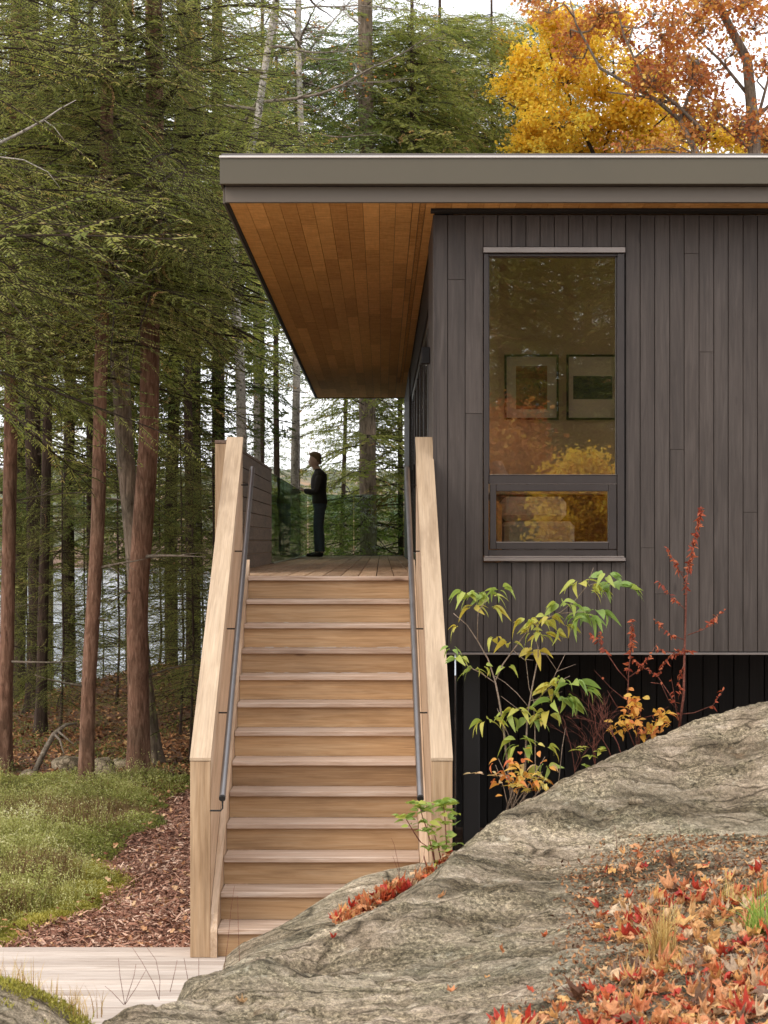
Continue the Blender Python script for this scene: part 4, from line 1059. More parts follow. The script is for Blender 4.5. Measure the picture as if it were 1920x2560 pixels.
maple('young yellow maple, partly hidden behind the golden one and paler', 47, [(1700,1500),(1700,700),(1695,420)], .12,
      [[(1695,420),(1660,300),(1640,170)],[(1695,420),(1770,330),(1800,250)]], [(1640,200,60,40),(1700,300,70,40),(1760,330,70,40),(1590,170,50,35),(1830,345,60,35),(1540,50,50,30),(1900,350,50,40),(1270,120,40,30)], 1100, 'yellow', 9, leafs=.08)
maple('rust coloured oak with sparse leaves and a stout grey trunk at the upper right', 40, [(1895,1500),(1888,700),(1885,330),(1868,150),(1800,20),(1760,-60)], .17,
      [[(1885,330),(1920,200),(1935,50)],[(1880,250),(1800,150),(1715,70),(1690,-20)],[(1885,300),(1990,200),(2050,60)],[(1885,380),(1800,310),(1740,290)]],
      [(RC.uniform(1690,1960), RC.uniform(-20,350), RC.uniform(32,60), RC.uniform(22,40)) for _ in range(22)], 190, 'orange', 11, leafs=.085, name='oak_tree', bark='bark_grey', sc=.13, twigs=12)
maple('rust and orange tree with long bare diagonal limbs left of the upper right oak', 39, [(1800,1500),(1795,700),(1760,420),(1700,300)], .14,
      [[(1760,330),(1690,260),(1610,200),(1560,90),(1530,-30)],[(1700,300),(1740,190),(1690,90),(1640,-30)],[(1700,300),(1640,250),(1500,170),(1440,60),(1420,-20)],[(1690,260),(1600,240),(1520,230)]],
      [(RC.uniform(1420,1780), RC.uniform(-20,150), RC.uniform(28,52), RC.uniform(18,36)) for _ in range(15)]+[(RC.uniform(1560,1780), RC.uniform(100,380), RC.uniform(26,46), RC.uniform(18,34)) for _ in range(12)]+[(1320,-10,50,30),(1370,20,40,25)], 190, 'orange', 21, leafs=.08, name='oak_tree', bark='bark_grey', sc=.13, twigs=10)
maple('bare pale tree with twisted grey branches above the roof corner', 40, [(648,1500),(640,700),(652,380),(670,200),(690,60),(702,-60)], .075,
      [[(655,360),(700,250),(760,215),(850,150),(900,60)],[(668,230),(740,170),(800,90),(860,20)],[(655,330),(620,260),(600,170),(560,120)],[(680,140),(740,100),(800,50)],[(672,190),(640,120),(620,40)],[(660,290),(740,240),(830,235),(910,190)]],
      [(RC.uniform(590,920), RC.uniform(0,260), 45, 30) for _ in range(20)], 22, 'orange', 31, leafs=.06, name='bare_tree', bark='bark_pale', sc=.12, twigs=7)
# trees behind the viewer that mirror in the panes
broadleaf('golden maple behind the viewer mirrored low in the window', (4.0, -9, 1.0), 3.9, (0,0,1), 45, 'yellow', 22000, .10, 1.0, depth=6, trunk_r=.08, fork_h=.30)
broadleaf('rust coloured maple behind the viewer mirrored in the middle of the window', (2.4, -11, 1.0), 5.0, (0,0,1), 47, 'orange', 15000, .11, .9, depth=6, trunk_r=.10, fork_h=.33)
for i, (x_, y_, lab) in enumerate(((3.0,-20,'dark hemlock behind the viewer, mirrored high in the window'),(6.6,-18,'hemlock behind the viewer, mirrored at the right of the window'),(4.9,-23,'tall hemlock farthest behind the viewer'),(1.2,-17,'hemlock behind the viewer, mirrored at the left of the window'),(-1.9,-16,'hemlock behind the viewer, mirrored in the end glass of the deck'),(-4.6,-19,'hemlock behind the viewer on the lake side'),(8.4,-24,'hemlock behind the viewer on the uphill side'),(3.9,-29,'hemlock deepest behind the viewer'),(5.8,-27,'broad hemlock behind the viewer between the golden maple and the slope'),(7.6,-31,'tall hemlock up the slope behind the viewer'))):
    e = empty('hemlock_tree', (x_, y_, .8), lab, 'conifer', 'trees behind the viewer')
    o_, ax_, rr_ = trunk_mesh([(x_, y_, .8), (x_+.1, y_, 8), (x_, y_, 16)], [.2,.15,.05], 12, 4+i, parent=e, mat=M['bark_dark'])
    RR = random.Random(i+5)
    limbs = [((x_, y_, z_), RR.uniform(0,6.28), RR.uniform(-.5,.1), RR.uniform(2.2,3.6)*(1-.3*(z_-2)/14), RR.uniform(-.7,.7), RR.random()) for z_ in [RR.uniform(1.4,13) for _ in range(330)]]
    crown('crown', limbs, COARSE, [M['needle'], M['twig_dk']], e, 200+i, (x_, y_, .8))
# ================================================================ GROUND COVER, LITTER, SHRUBS
def merge_add(lst, V, F, R):
    lst.append((V, F, R))
def build_poly(name, lst, mats, kind=None, parent=None, base=(0,0,0), smooth=False):
    """lst of (V (n,3), F (m,k), rnd (m), mat)"""
    off = 0; Vs = []; G = []; Rr = []
    for V, F, R, mi in lst:
        Vs.append(V); G.append((F+off, mi)); Rr.append(R); off += len(V)
    me = ngon_mesh(name, np.concatenate(Vs)-np.array(base), G, mats, np.concatenate(Rr), smooth)
    o = linkmesh(name, me, parent, base if parent is None else (0,0,0)); 
    if kind: o['kind'] = kind
    return o
KITE = [(0,0,0),(.4,.5,.05),(1,0,0),(.4,-.5,.05)]
def kites(C, az, pit, L, Wd, shape=KITE, roll=None):
    n = len(C); d = np.stack([np.cos(az)*np.cos(pit), np.sin(az)*np.cos(pit), np.sin(pit)], -1)
    sd = np.stack([-np.sin(az), np.cos(az), np.zeros(n)], -1); up = np.cross(d, sd)
    if roll is not None: sd, up = sd*np.cos(roll)[:,None]+up*np.sin(roll)[:,None], up*np.cos(roll)[:,None]-sd*np.sin(roll)[:,None]
    V = np.stack([C+d*(L*a)[:,None]+sd*(Wd*b_)[:,None]+up*(L*c)[:,None] for a, b_, c in shape], 1).reshape(-1,3)
    return V, np.arange(n*len(shape)).reshape(-1, len(shape))
rg = np.random.default_rng(99)
# path of shredded bark: sheet + chips
def path_edge(y):    # left edge of the mulch path (world x) for a given distance
    return np.interp(y, [13.3, 13.8, 14.8, 16, 18, 20, 22, 24, 26], [-2.42, -2.30, -2.1, -2.05, -2.2, -2.15, -2.0, -1.9, -1.8]) + .12*np.sin(y*1.7) + .06*np.sin(y*4.3)
def mulch_mat():
    m, nt, b, out = nmat('bark_mulch'); v, _ = coords(nt, (1.0, 2.6, 1), False)
    n = noise_tex(nt, v, 24, 7, .75, .6); n2 = noise_tex(nt, v, 1.6, 4, .6)
    c = ramp(nt, n, [(.33, (.06,.03,.02)), (.47, (.20,.095,.065)), (.58, (.36,.19,.13)), (.70, (.55,.36,.26))])
    c = mixc(nt, 1.0, c, ramp(nt, n2, [(.35, (.75,.72,.72)), (.65, (1.2,1.15,1.12))]), 'MULTIPLY')
    nt.links.new(c, b.inputs['Base Color']); b.inputs['Roughness'].default_value = .95; bump(nt, b, n, 1.0, .03); return m
ys_ = np.linspace(13.32, 27, 110); t_ = np.linspace(0, 1, 34)
Yp = np.repeat(ys_[:,None], 34, 1); Xp = path_edge(Yp)+(-1.05-path_edge(Yp))*t_[None]
Zp = gz(Xp, Yp)+.012+(fbm(Xp*14, Yp*14, 3, 71)-.5)*.035
Vp = np.stack([Xp, Yp, Zp], -1).reshape(-1,3); i_ = np.arange(33)[None]+34*np.arange(109)[:,None]
Fp = np.stack([i_, i_+1, i_+35, i_+34], -1).reshape(-1,4)
po = linkmesh('path', ngon_mesh('path', Vp, [(Fp, 0)], [mulch_mat()], smooth=True)); po['kind'] = 'structure'
M['chip'] = leaf_mat('bark_chips', [(0, (.09,.042,.028)), (.4, (.27,.125,.082)), (.75, (.46,.25,.17)), (1, (.70,.50,.38))], 0, .9)
n = 30000; y = 13.35+(26-13.35)*rg.random(n)**1.5; x = path_edge(y)-.05+(-1.02-path_edge(y))*rg.random(n)
C = np.stack([x, y, gz(x, y)+.022+rg.random(n)*.02], -1)
V, F = kites(C, rg.uniform(0, 6.28, n), rg.normal(0, .3, n), rg.uniform(.02, .085, n), rg.uniform(.005, .018, n), [(0,.3,0),(.5,.5,.06),(1,.2,0),(1,-.3,0),(.5,-.5,.03),(0,-.3,0)], rg.normal(0,.5,n))
tagc = build_poly('bark_mulch', [(V, F, rg.random(n), 0)], [M['chip']], 'stuff')
# scattered leaves over path and cover edges
n = 620; y = 13.4+(25-13.4)*rg.random(n)**1.3; x = path_edge(y)-.15+(-1.0-path_edge(y))*rg.random(n)
M['litter2'] = leaf_mat('scattered_leaves', [(0, (.16,.06,.03)), (.5, (.42,.20,.09)), (1, (.62,.42,.24))], 0, .8)
C = np.stack([x, y, gz(x, y)+.045+.05*(x < path_edge(y))], -1); V, F = kites(C, rg.uniform(0, 6.28, n), rg.normal(.15, .3, n), rg.uniform(.03, .07, n), rg.uniform(.02, .045, n), [(0,0,0),(.3,.5,.1),(.5,.25,.03),(.8,.35,.1),(1,0,.02),(.8,-.35,.1),(.5,-.25,.03),(.3,-.5,.1)], rg.normal(0,.4,n))
build_poly('leaf_litter', [(V, F, rg.random(n), 0)], [M['litter2']], 'stuff')
# forest floor litter (needles, brown leaves)
M['litter'] = leaf_mat('fallen_needles_leaves', [(0, (.07,.028,.014)), (.45, (.20,.085,.035)), (.8, (.36,.17,.07)), (1, (.50,.30,.14))], 0, .9)
n = 45000; y = rg.uniform(20.5, 33, n); x = rg.uniform(-9, -.6, n); k = (x < path_edge(np.minimum(y,26))) | (y > 24)
x, y = x[k], y[k]; n = len(x); C = np.stack([x, y, gz(x, y)+.006+rg.random(n)*.02], -1)
V, F = kites(C, rg.uniform(0, 6.28, n), rg.normal(.1, .35, n), rg.uniform(.03, .10, n), rg.uniform(.015, .05, n), KITE, rg.normal(0,.6,n))
build_poly('leaf_litter', [(V, F, rg.random(n), 0)], [M['litter']], 'stuff')
# low blueberry and herb cover
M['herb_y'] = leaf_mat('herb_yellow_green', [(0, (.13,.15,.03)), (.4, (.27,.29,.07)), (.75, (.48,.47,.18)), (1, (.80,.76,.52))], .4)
M['herb_g'] = leaf_mat('herb_green', [(0, (.08,.10,.03)), (.5, (.21,.22,.06)), (1, (.44,.43,.14))], .4)
M['herb_b'] = leaf_mat('herb_brown_stems', [(0, (.10,.05,.025)), (.5, (.22,.13,.06)), (1, (.36,.25,.11))], .2)
M['moss'] = leaf_mat('moss_yellow', [(0, (.13,.12,.02)), (.5, (.31,.28,.045)), (1, (.50,.44,.10))], .3)
n = 190000
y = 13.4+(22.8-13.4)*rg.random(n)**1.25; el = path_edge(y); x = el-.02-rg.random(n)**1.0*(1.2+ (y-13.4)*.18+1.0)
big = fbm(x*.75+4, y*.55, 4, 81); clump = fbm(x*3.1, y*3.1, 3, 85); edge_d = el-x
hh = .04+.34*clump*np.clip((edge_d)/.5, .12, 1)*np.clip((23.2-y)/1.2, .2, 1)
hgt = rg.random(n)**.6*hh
C = np.stack([x+rg.normal(0,.01,n), y, gz(x, y)+hgt], -1)
typ = np.where(big+.25*(clump-.5)+rg.normal(0,.04,n) < .42, 2, np.where(big > .56, 1, 0)); typ = np.where(rg.random(n) < .12, rg.integers(0,3,n), typ)
edge_d = edge_d+rg.normal(0, .05, n); mossm = (edge_d < .34+.25*fbm(x*2, y*2, 2, 9)) & (y < 17.5) 
lst = []
for t, mt in ((0,'herb_y'),(1,'herb_g')):
    k = (typ == t) & ~mossm; m_ = k.sum()
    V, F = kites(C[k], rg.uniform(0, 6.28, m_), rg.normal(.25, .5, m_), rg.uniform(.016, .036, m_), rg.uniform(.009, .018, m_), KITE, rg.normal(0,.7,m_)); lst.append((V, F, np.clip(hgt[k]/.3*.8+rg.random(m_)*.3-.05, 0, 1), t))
k = (typ == 2) & ~mossm; m_ = k.sum(); Cb = C[k].copy(); Cb[:,2] -= hgt[k]
V, F = kites(Cb, rg.uniform(0, 6.28, m_), rg.normal(1.35, .2, m_), hh[k]*rg.uniform(.35, 1.35, m_), rg.uniform(.002, .005, m_)); lst.append((V, F, rg.random(m_), 2))
k3 = (typ == 2) & ~mossm & (rg.random(n) < .55); m_ = k3.sum()
V, F = kites(C[k3], rg.uniform(0, 6.28, m_), rg.normal(.4, .5, m_), rg.uniform(.014, .030, m_), rg.uniform(.008, .014, m_)); lst.append((V, F, rg.random(m_)*.8, 2))
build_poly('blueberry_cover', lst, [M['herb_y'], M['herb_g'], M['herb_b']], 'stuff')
k = mossm; m_ = int(k.sum()); rep = 3; Cm = np.repeat(C[k], rep, 0); Cm[:,0] += rg.normal(0,.05,m_*rep); Cm[:,1] += rg.normal(0,.08,m_*rep)
lump = fbm(Cm[:,0]*5, Cm[:,1]*5, 3, 91); Cm[:,2] = gz(Cm[:,0], Cm[:,1])+rg.random(m_*rep)*.11*lump
V, F = kites(Cm, rg.uniform(0, 6.28, m_*rep), rg.normal(.8, .4, m_*rep), rg.uniform(.010, .026, m_*rep), rg.uniform(.006, .012, m_*rep))
build_poly('moss_cover', [(V, F, np.clip(lump*1.2-.2+rg.random(m_*rep)*.3, 0, 1), 0)], [M['moss']], 'stuff')
# wispy upright stems with pale seed heads over the cover
n = 16000; y = 13.6+(22.6-13.6)*rg.random(n)**1.2; x = path_edge(y)-.12-rg.random(n)*(2.4+(y-13.4)*.2); dn_ = fbm(x*1.1+8, y*.9, 3, 121); kk = dn_ > .44
x, y, dn_ = x[kk], y[kk], dn_[kk]; n = len(x); hl = rg.uniform(.14, .38, n)*np.clip((path_edge(y)-x)/.6, .3, 1); z = gz(x, y)
az = rg.uniform(0, 6.28, n); pt = rg.normal(1.35, .14, n); C = np.stack([x, y, z], -1); V, F = kites(C, az, pt, hl, np.full(n, .0042)); tipp = C+np.stack([np.cos(az)*np.cos(pt), np.sin(az)*np.cos(pt), np.sin(pt)], -1)*hl[:,None]
q = np.repeat(tipp, 4, 0)+rg.normal(0, .012, (n*4, 3)); V2, F2 = kites(q, rg.uniform(0,6.28,n*4), rg.normal(.5,.5,n*4), rg.uniform(.010,.022,n*4), rg.uniform(.006,.011,n*4))
M['wisp'] = leaf_mat('wispy_herbs', [(0, (.20,.17,.06)), (.4, (.40,.40,.12)), (.8, (.62,.60,.28)), (1, (.80,.76,.50))], .4)
build_poly('wispy_herbs', [(V, F, rg.random(n)*.6, 0), (V2, F2, rg.random(n*4)*.5+.4, 0)], [M['wisp']], 'stuff')
# ferns / scrub at the trunk feet in shade
n = 30000; y = rg.uniform(22.5, 31, n); x = rg.uniform(-8, -.8, n); pt = fbm(x*.9, y*.9, 3, 97); k = pt > .55; x, y, pt = x[k], y[k], pt[k]; n = len(x)
C = np.stack([x, y, gz(x, y)+rg.random(n)*.22*(pt-.45)*3], -1)
V, F = kites(C, rg.uniform(0, 6.28, n), rg.normal(.3, .4, n), rg.uniform(.02, .06, n), rg.uniform(.012, .025, n))
build_poly('shade_scrub', [(V, F, rg.random(n)*.6, 0)], [M['herb_g']], 'stuff')
# stones, fallen branch on the forest floor
def stone(px, py, d, s, label, mat='rock2', name='stone', cat='stone'):
    x, y, z = W(px, py, d); z = float(gz(x, y))
    bm_v = []; R = random.Random(int(px)); mb = MB(); ns, nr = 14, 9; vs = []
    for i in range(nr):
        th = math.pi*i/(nr-1)
        for j in range(ns):
            ph = 2*math.pi*j/ns; d_ = Vector((math.sin(th)*math.cos(ph), math.sin(th)*math.sin(ph), math.cos(th)))
            q = 1+.35*mnoise.noise(d_*1.7+Vector((px,0,0)))
            vs.append((x+d_.x*s[0]*q, y+d_.y*s[1]*q, z+s[2]*.35+d_.z*s[2]*q))
    fs = [(i*ns+j, (i+1)*ns+j, (i+1)*ns+(j+1)%ns, i*ns+(j+1)%ns) for i in range(nr-1) for j in range(ns)]
    mb.add(vs, fs); o = mb.build(name, M[mat], None, smooth='all', loc=(x, y, z)); tag(o, label, cat, 'stones at the forest edge'); return o
stone(168, 1905, 24.0, (.17,.15,.13), 'pale rounded stone left of the slender leaning trunk')
stone(256, 1918, 23.4, (.17,.14,.16), 'grey mossy stone between the two reddish trunks')
stone(305, 1908, 24, (.12,.12,.09), 'small pale stone beside the foot of the thickest trunk')
stone(72, 1935, 23.4, (.11,.1,.07), 'low grey stone at the upper edge of the blueberry patch')
br = MB(); P_ = [W(88,1928,23.5), W(110,1880,23.6), W(135,1835,23.7), W(165,1812,23.8), W(192,1808,23.8)]
br.tube(P_, [.035,.032,.028,.022,.012], 8); br.tube([W(135,1835,23.7), W(150,1850,23.4), W(160,1885,23.2)], [.018,.014,.008], 6); br.tube([W(145,1828,23.7), W(165,1845,23.5), W(185,1862,23.4)], [.014,.010,.006], 6)
tag(br.build('fallen_branch', M['twig'], None, smooth='all', loc=W(88,1928,23.5)), 'grey curved fallen branch leaning above the stones at the forest edge', 'fallen branch')

# ---------------- fallen maple leaves on the rock
def maple_outline():
    pts_ = []; lobes = [(90, 1.0), (38, .86), (142, .86), (-18, .55), (198, .55)]
    seq = [(-90,.10),(-50,.30),(-18,.62),(2,.48),(14,.56),(38,.90),(56,.56),(70,.66),(90,1.0),(110,.66),(124,.56),(142,.90),(166,.56),(178,.48),(198,.62),(230,.30)]
    return [(math.cos(math.radians(a))*r, math.sin(math.radians(a))*r) for a, r in seq]
MO = np.array(maple_outline())
M['mleaf'] = None
def mleaf_mat():
    m, nt, b, out = nmat('fallen_maple_leaves'); at = N(nt, 'ShaderNodeAttribute', attribute_name='rnd')
    c = ramp(nt, at.outputs['Fac'], [(0, (.36,.025,.018)), (.14, (.50,.055,.03)), (.28, (.58,.13,.045)), (.42, (.56,.22,.09)), (.56, (.62,.31,.14)), (.68, (.64,.36,.11)), (.80, (.62,.42,.24)), (.90, (.64,.50,.34)), (1, (.15,.07,.04))], 'LINEAR')
    v, _ = coords(nt, (1,1,1), False); n = noise_tex(nt, v, 45, 5, .6)
    c = mixc(nt, .9, c, ramp(nt, n, [(.33, (.55,.5,.45)), (.55, (1,1,1)), (.7, (1.2,1.12,1.0))]), 'MULTIPLY')
    nt.links.new(c, b.inputs['Base Color']); b.inputs['Roughness'].default_value = .55; b.inputs['Specular IOR Level'].default_value = .35
    t = N(nt, 'ShaderNodeBsdfTranslucent'); nt.links.new(c, t.inputs[0]); mx = N(nt, 'ShaderNodeMixShader'); mx.inputs[0].default_value = .2
    nt.links.new(b.outputs[0], mx.inputs[1]); nt.links.new(t.outputs[0], mx.inputs[2]); nt.links.new(mx.outputs[0], out.inputs[0]); return m
M['mleaf'] = mleaf_mat()
def surf(x, y): return float(np.maximum(rockf(np.array([x]), np.array([y])), -9)[0])
def maple_leaf_geo(c, s, az, tilt, curl, r, stem=True):
    """outline + inner ring curled; returns V,F lists"""
    P = MO*s; n = len(P); V = []; 
    fold = r.uniform(.1, .9)
    for f in (1.0, .55):
        for (x_, y_) in P*f:
            z_ = curl*(x_*x_+y_*y_*.7)/s + abs(x_)*fold*.45 - .12*s*(y_/s)**2*r.choice([-1,1]); V.append((x_, y_, z_))
    V.append((0,0,0)); V = np.array(V)
    V[:n, 2] += r.normal(0, .12*s, n); V[:,0] *= r.uniform(.6, 1.0)
    F4 = [(i, (i+1)%n, n+(i+1)%n, n+i) for i in range(n)]; F3 = [(n+i, n+(i+1)%n, 2*n) for i in range(n)]
    if stem:
        b0 = len(V); V = np.vstack([V, [(-.012*s,-.1*s,0),(.012*s,-.1*s,0),(.05*s,-.95*s,.12*s),(.035*s,-.95*s,.12*s)]]); F4.append((b0, b0+1, b0+2, b0+3))
    ca, sa = math.cos(az), math.sin(az); Rz = np.array([[ca,-sa,0],[sa,ca,0],[0,0,1]]); a, b_ = tilt
    Rx = np.array([[1,0,0],[0,math.cos(a),-math.sin(a)],[0,math.sin(a),math.cos(a)]]); Ry = np.array([[math.cos(b_),0,math.sin(b_)],[0,1,0],[-math.sin(b_),0,math.cos(b_)]])
    V = V@(Rx.T)@(Ry.T)@(Rz.T); V[:,2] -= V[:,2].min()*.75; return V+np.array(c), F4, F3
def img2rock(px, py):     # where the view row/column meets the rock surface
    dx = (px-VX)/FPX; dz = (VY-py)/FPX
    ds = np.linspace(7.4, 14.2, 500); X = dx*ds; Zr = EYE+dz*ds; Rk = rockf0(X, ds)
    hit = np.nonzero(Zr < Rk)[0]
    return (X[hit[0]], ds[hit[0]]) if len(hit) else None
def scatter_leaves(name, spots, label=None):
    V_, F4_, F3_, R4, R3 = [], [], [], [], []; off = 0
    for (x, y, z, s, hue) in spots:
        V, F4, F3 = maple_leaf_geo((x, y, z), s, rg.uniform(0, 6.28), (rg.normal(.1,.30), rg.normal(0,.30)), rg.uniform(-1.3, 1.9), rg)
        V_.append(V); F4_.append(np.array(F4)+off); F3_.append(np.array(F3)+off); off += len(V); R4.append(np.full(len(F4), hue)); R3.append(np.full(len(F3), hue))
    me = ngon_mesh(name, np.concatenate(V_), [(np.concatenate(F4_), 0), (np.concatenate(F3_), 0)], [M['mleaf']], np.concatenate(R4+R3), False)
    return linkmesh(name, me)
spots = []
tries = 0
while len(spots) < 1250 and tries < 60000:
    tries += 1
    px, py = rg.uniform(1180, 2050), rg.uniform(2090, 2620)
    # leaf bed thins out to the left and upwards, like the photo
    e1 = np.interp(py, [2110, 2160, 2230, 2330, 2400, 2470, 2560, 2620], [1560, 1480, 1450, 1460, 1440, 1390, 1240, 1180])
    dn = np.clip((px-e1)/110, 0, 1)*np.clip((py-2105)/60, 0, 1)
    if px > 1650: dn *= np.clip((py-2140)/60, 0, 1)
    dn *= .10+.90*(fbm(np.array([px/60.]), np.array([py/34.]), 2, 5)[0] > .44)*np.clip(.45+(py-2150)/500, 0, 1)
    if rg.random() > dn: continue
    h = img2rock(px, py)
    if h is None: continue
    x, y = h; s = float(np.clip(rg.lognormal(-3.12, .30), .02, .075)); hue = float(np.clip(rg.choice([.05,.15,.25,.4,.45,.55,.6,.7,.8,.9,.98], p=[.04,.09,.10,.09,.10,.11,.12,.11,.07,.03,.14])+rg.normal(0,.03), 0, 1))
    spots.append((x+rg.normal(0,.01), y+rg.normal(0,.01), surf(x, y)+rg.uniform(.0,.03), s, hue))
scatter_leaves('leaf_litter', spots)['kind'] = 'stuff'
# small crumbs and gravel between the leaves
n = 30000; cand = []
xs_ = rg.uniform(.35, 2.7, n); ysx = rg.uniform(8.0, 12.4, n); pxs = VX+xs_/ysx*FPX; zz0 = rockf(xs_, ysx); pys = VY-(zz0-EYE)/ysx*FPX
e1 = np.interp(pys, [2000, 2110, 2160, 2230, 2330, 2400, 2470, 2560, 2620], [1700, 1480, 1400, 1370, 1380, 1380, 1340, 1180, 1120]); k = (rg.random(n) < np.clip((pxs-e1)/120, 0, 1)) & (pys > 2090)
xs_, ysx, zz0 = xs_[k], ysx[k], zz0[k]; n = len(xs_)
C = np.stack([xs_, ysx, zz0+.004], -1); V, F = kites(C, rg.uniform(0,6.28,n), rg.normal(.2,.5,n), rg.uniform(.008,.035,n), rg.uniform(.006,.02,n), KITE, rg.normal(0,.7,n))
build_poly('leaf_crumbs', [(V, F, rg.random(n), 0)], [M['litter']], 'stuff')
# rock seam leaves, between slab and outcrop
spots = []
for _ in range(230):
    t = rg.random(); px = 835+t*290; py = np.interp(px, [835, 900, 960, 1010, 1060, 1125], [2312, 2285, 2255, 2228, 2196, 2160])+rg.normal(0, 12)-14*math.sin(t*3)
    d = np.interp(px, [835, 1125], [11.55, 12.35])+rg.normal(0,.05); p = W(px, py, d)
    zs = max(float(slabf(np.array([p[0]]), np.array([p[1]]))[0]), surf(p[0], p[1]))
    spots.append((p[0], p[1], zs+rg.uniform(.0,.05), rg.uniform(.03,.06), float(np.clip(rg.choice([.05,.12,.25,.4,.5,.6,.8], p=[.08,.12,.18,.2,.2,.12,.1])+rg.normal(0,.03),0,1))))
scatter_leaves('leaf_drift', spots)['kind'] = 'stuff'
# single leaves and stones one can point at
def lone(px, py, s, hue, label, az=None):
    h = img2rock(px, py); x, y = h; V, F4, F3 = maple_leaf_geo((0,0,0), s, rg.uniform(0,6.28) if az is None else az, (rg.normal(.3,.3), rg.normal(0,.3)), .8, rg)
    me = ngon_mesh('fallen_leaf', V, [(np.array(F4), 0), (np.array(F3), 0)], [M['mleaf']], np.full(len(F4)+len(F3), hue))
    o = linkmesh('fallen_leaf', me, None, (x, y, surf(x, y)+.004)); tag(o, label, 'leaf', 'single fallen leaves on bare rock')
lone(1364, 2323, .042, .30, 'lone salmon red leaf on bare grey rock left of the grass tuft')
lone(1254, 2385, .040, .42, 'lone faded pink leaf low on bare rock, lower left of the salmon one')
lone(1128, 2486, .040, .45, 'dull pink leaf alone on the bottom part of the bare rock')
lone(1250, 2545, .066, .12, 'large bright red leaf at the bottom edge of the picture')
lone(1330, 2470, .036, .20, 'small red orange leaf at the left end of the leaf bed')
lone(1222, 2440, .030, .62, 'tiny orange leaf lying alone between two pink ones')
lone(608, 2498, .045, .78, 'tan curled leaf near the bottom on the dark left shoulder of the rock')
lone(1100, 2233, .045, .56, 'orange tan leaf on the rock just below the seam of leaves')
lone(836, 2345, .035, .12, 'red leaf by itself at the lower end of the rock seam')
lone(1585, 2005, .035, .68, 'brown orange leaf on the upper slope of the rock')
def pebble(px, py, s, label, mat='rock2'):
    h = img2rock(px, py); x, y = h; z = surf(x, y); vs = []; ns, nr = 10, 7; mb = MB()
    for i in range(nr):
        th = math.pi*i/(nr-1)
        for j in range(ns):
            ph = 2*math.pi*j/ns; d_ = Vector((math.sin(th)*math.cos(ph), math.sin(th)*math.sin(ph), math.cos(th))); q = 1+.4*mnoise.noise(d_*1.9+Vector((px,0,py)))
            vs.append((x+d_.x*s[0]*q, y+d_.y*s[1]*q, z+s[2]*.4+d_.z*s[2]*q))
    fs = [(i*ns+j, (i+1)*ns+j, (i+1)*ns+(j+1)%ns, i*ns+(j+1)%ns) for i in range(nr-1) for j in range(ns)]
    mb.add(vs, fs); tag(mb.build('stone', M[mat], None, smooth='all', loc=(x, y, z)), label, 'stone')
pebble(1590, 2010, (.05,.03,.028), 'elongated tan stone resting on the upper slope of the outcrop', 'rock')
pebble(1782, 2360, (.055,.045,.035), 'pale rounded stone among the leaves right of the grass tuft')
pebble(1510, 2383, (.055,.02,.016), 'pale flat stone chip left of the grass tuft base')
pebble(1770, 2292, (.022,.02,.02), 'small white stone above the pale rounded one')
# ---------------- grass tufts
def tuft(name, px, py, n, hgt, spread, mat, label, lean=.35, wd=.0035, pos=None, az_bias=None):
    if pos is None: x, y = img2rock(px, py); z = surf(x, y)
    else: x, y, z = pos
    base = np.array([x, y, z-.01]); r = np.random.default_rng(int(px)); V = []; F = []; R = []
    for i in range(n):
        az = r.uniform(0, 6.28) if az_bias is None else r.normal(*az_bias); ln = hgt*r.uniform(.25, 1.0)**.8*1.15; le = abs(r.normal(0, lean*1.5)); b0 = base+np.array([r.normal(0, spread), r.normal(0, spread), 0]); k0 = len(V); seg = 5
        w = wd*r.uniform(.6, 1.3); sx, sy = -math.sin(az)*w, math.cos(az)*w; rr = r.random()
        for k in range(seg+1):
            t = k/seg; q = b0+np.array([math.cos(az)*ln*le*t*t, math.sin(az)*ln*le*t*t, ln*(t-.35*le*t*t)]); f = 1-t*.9
            V += [q+[sx*f, sy*f*.3+.0, 0], q-[sx*f, sy*f*.3, 0]]
        for k in range(seg): F.append((k0+2*k, k0+2*k+1, k0+2*k+3, k0+2*k+2)); R.append(rr)
    me = ngon_mesh(name, np.array(V)-base, [(np.array(F), 0)], [M[mat]], np.array(R)); o = linkmesh(name, me, None, tuple(base)); return tag(o, label, 'grass')
M['straw'] = leaf_mat('dry_grass', [(0, (.25,.13,.05)), (.5, (.50,.32,.12)), (.8, (.62,.46,.20)), (1, (.45,.45,.12))], .3)
M['grass'] = leaf_mat('green_grass', [(0, (.13,.22,.04)), (.5, (.26,.36,.07)), (1, (.44,.48,.13))], .4)
tuft('grass_tuft', 1655, 2395, 230, .30, .028, 'straw', 'tall tuft of dry golden grass in the middle of the leaf bed', .30)
tuft('grass_tuft', 1650, 2420, 120, .14, .06, 'straw', 'matted skirt of dead grass around the golden tuft', 1.3)
tuft('grass_tuft', 1905, 2330, 110, .27, .035, 'grass', 'bright green grass clump at the right edge of the picture', .75, .005)
tuft('grass_tuft', 1830, 2250, 60, .16, .05, 'straw', 'short rusty grass behind the green clump', .5)
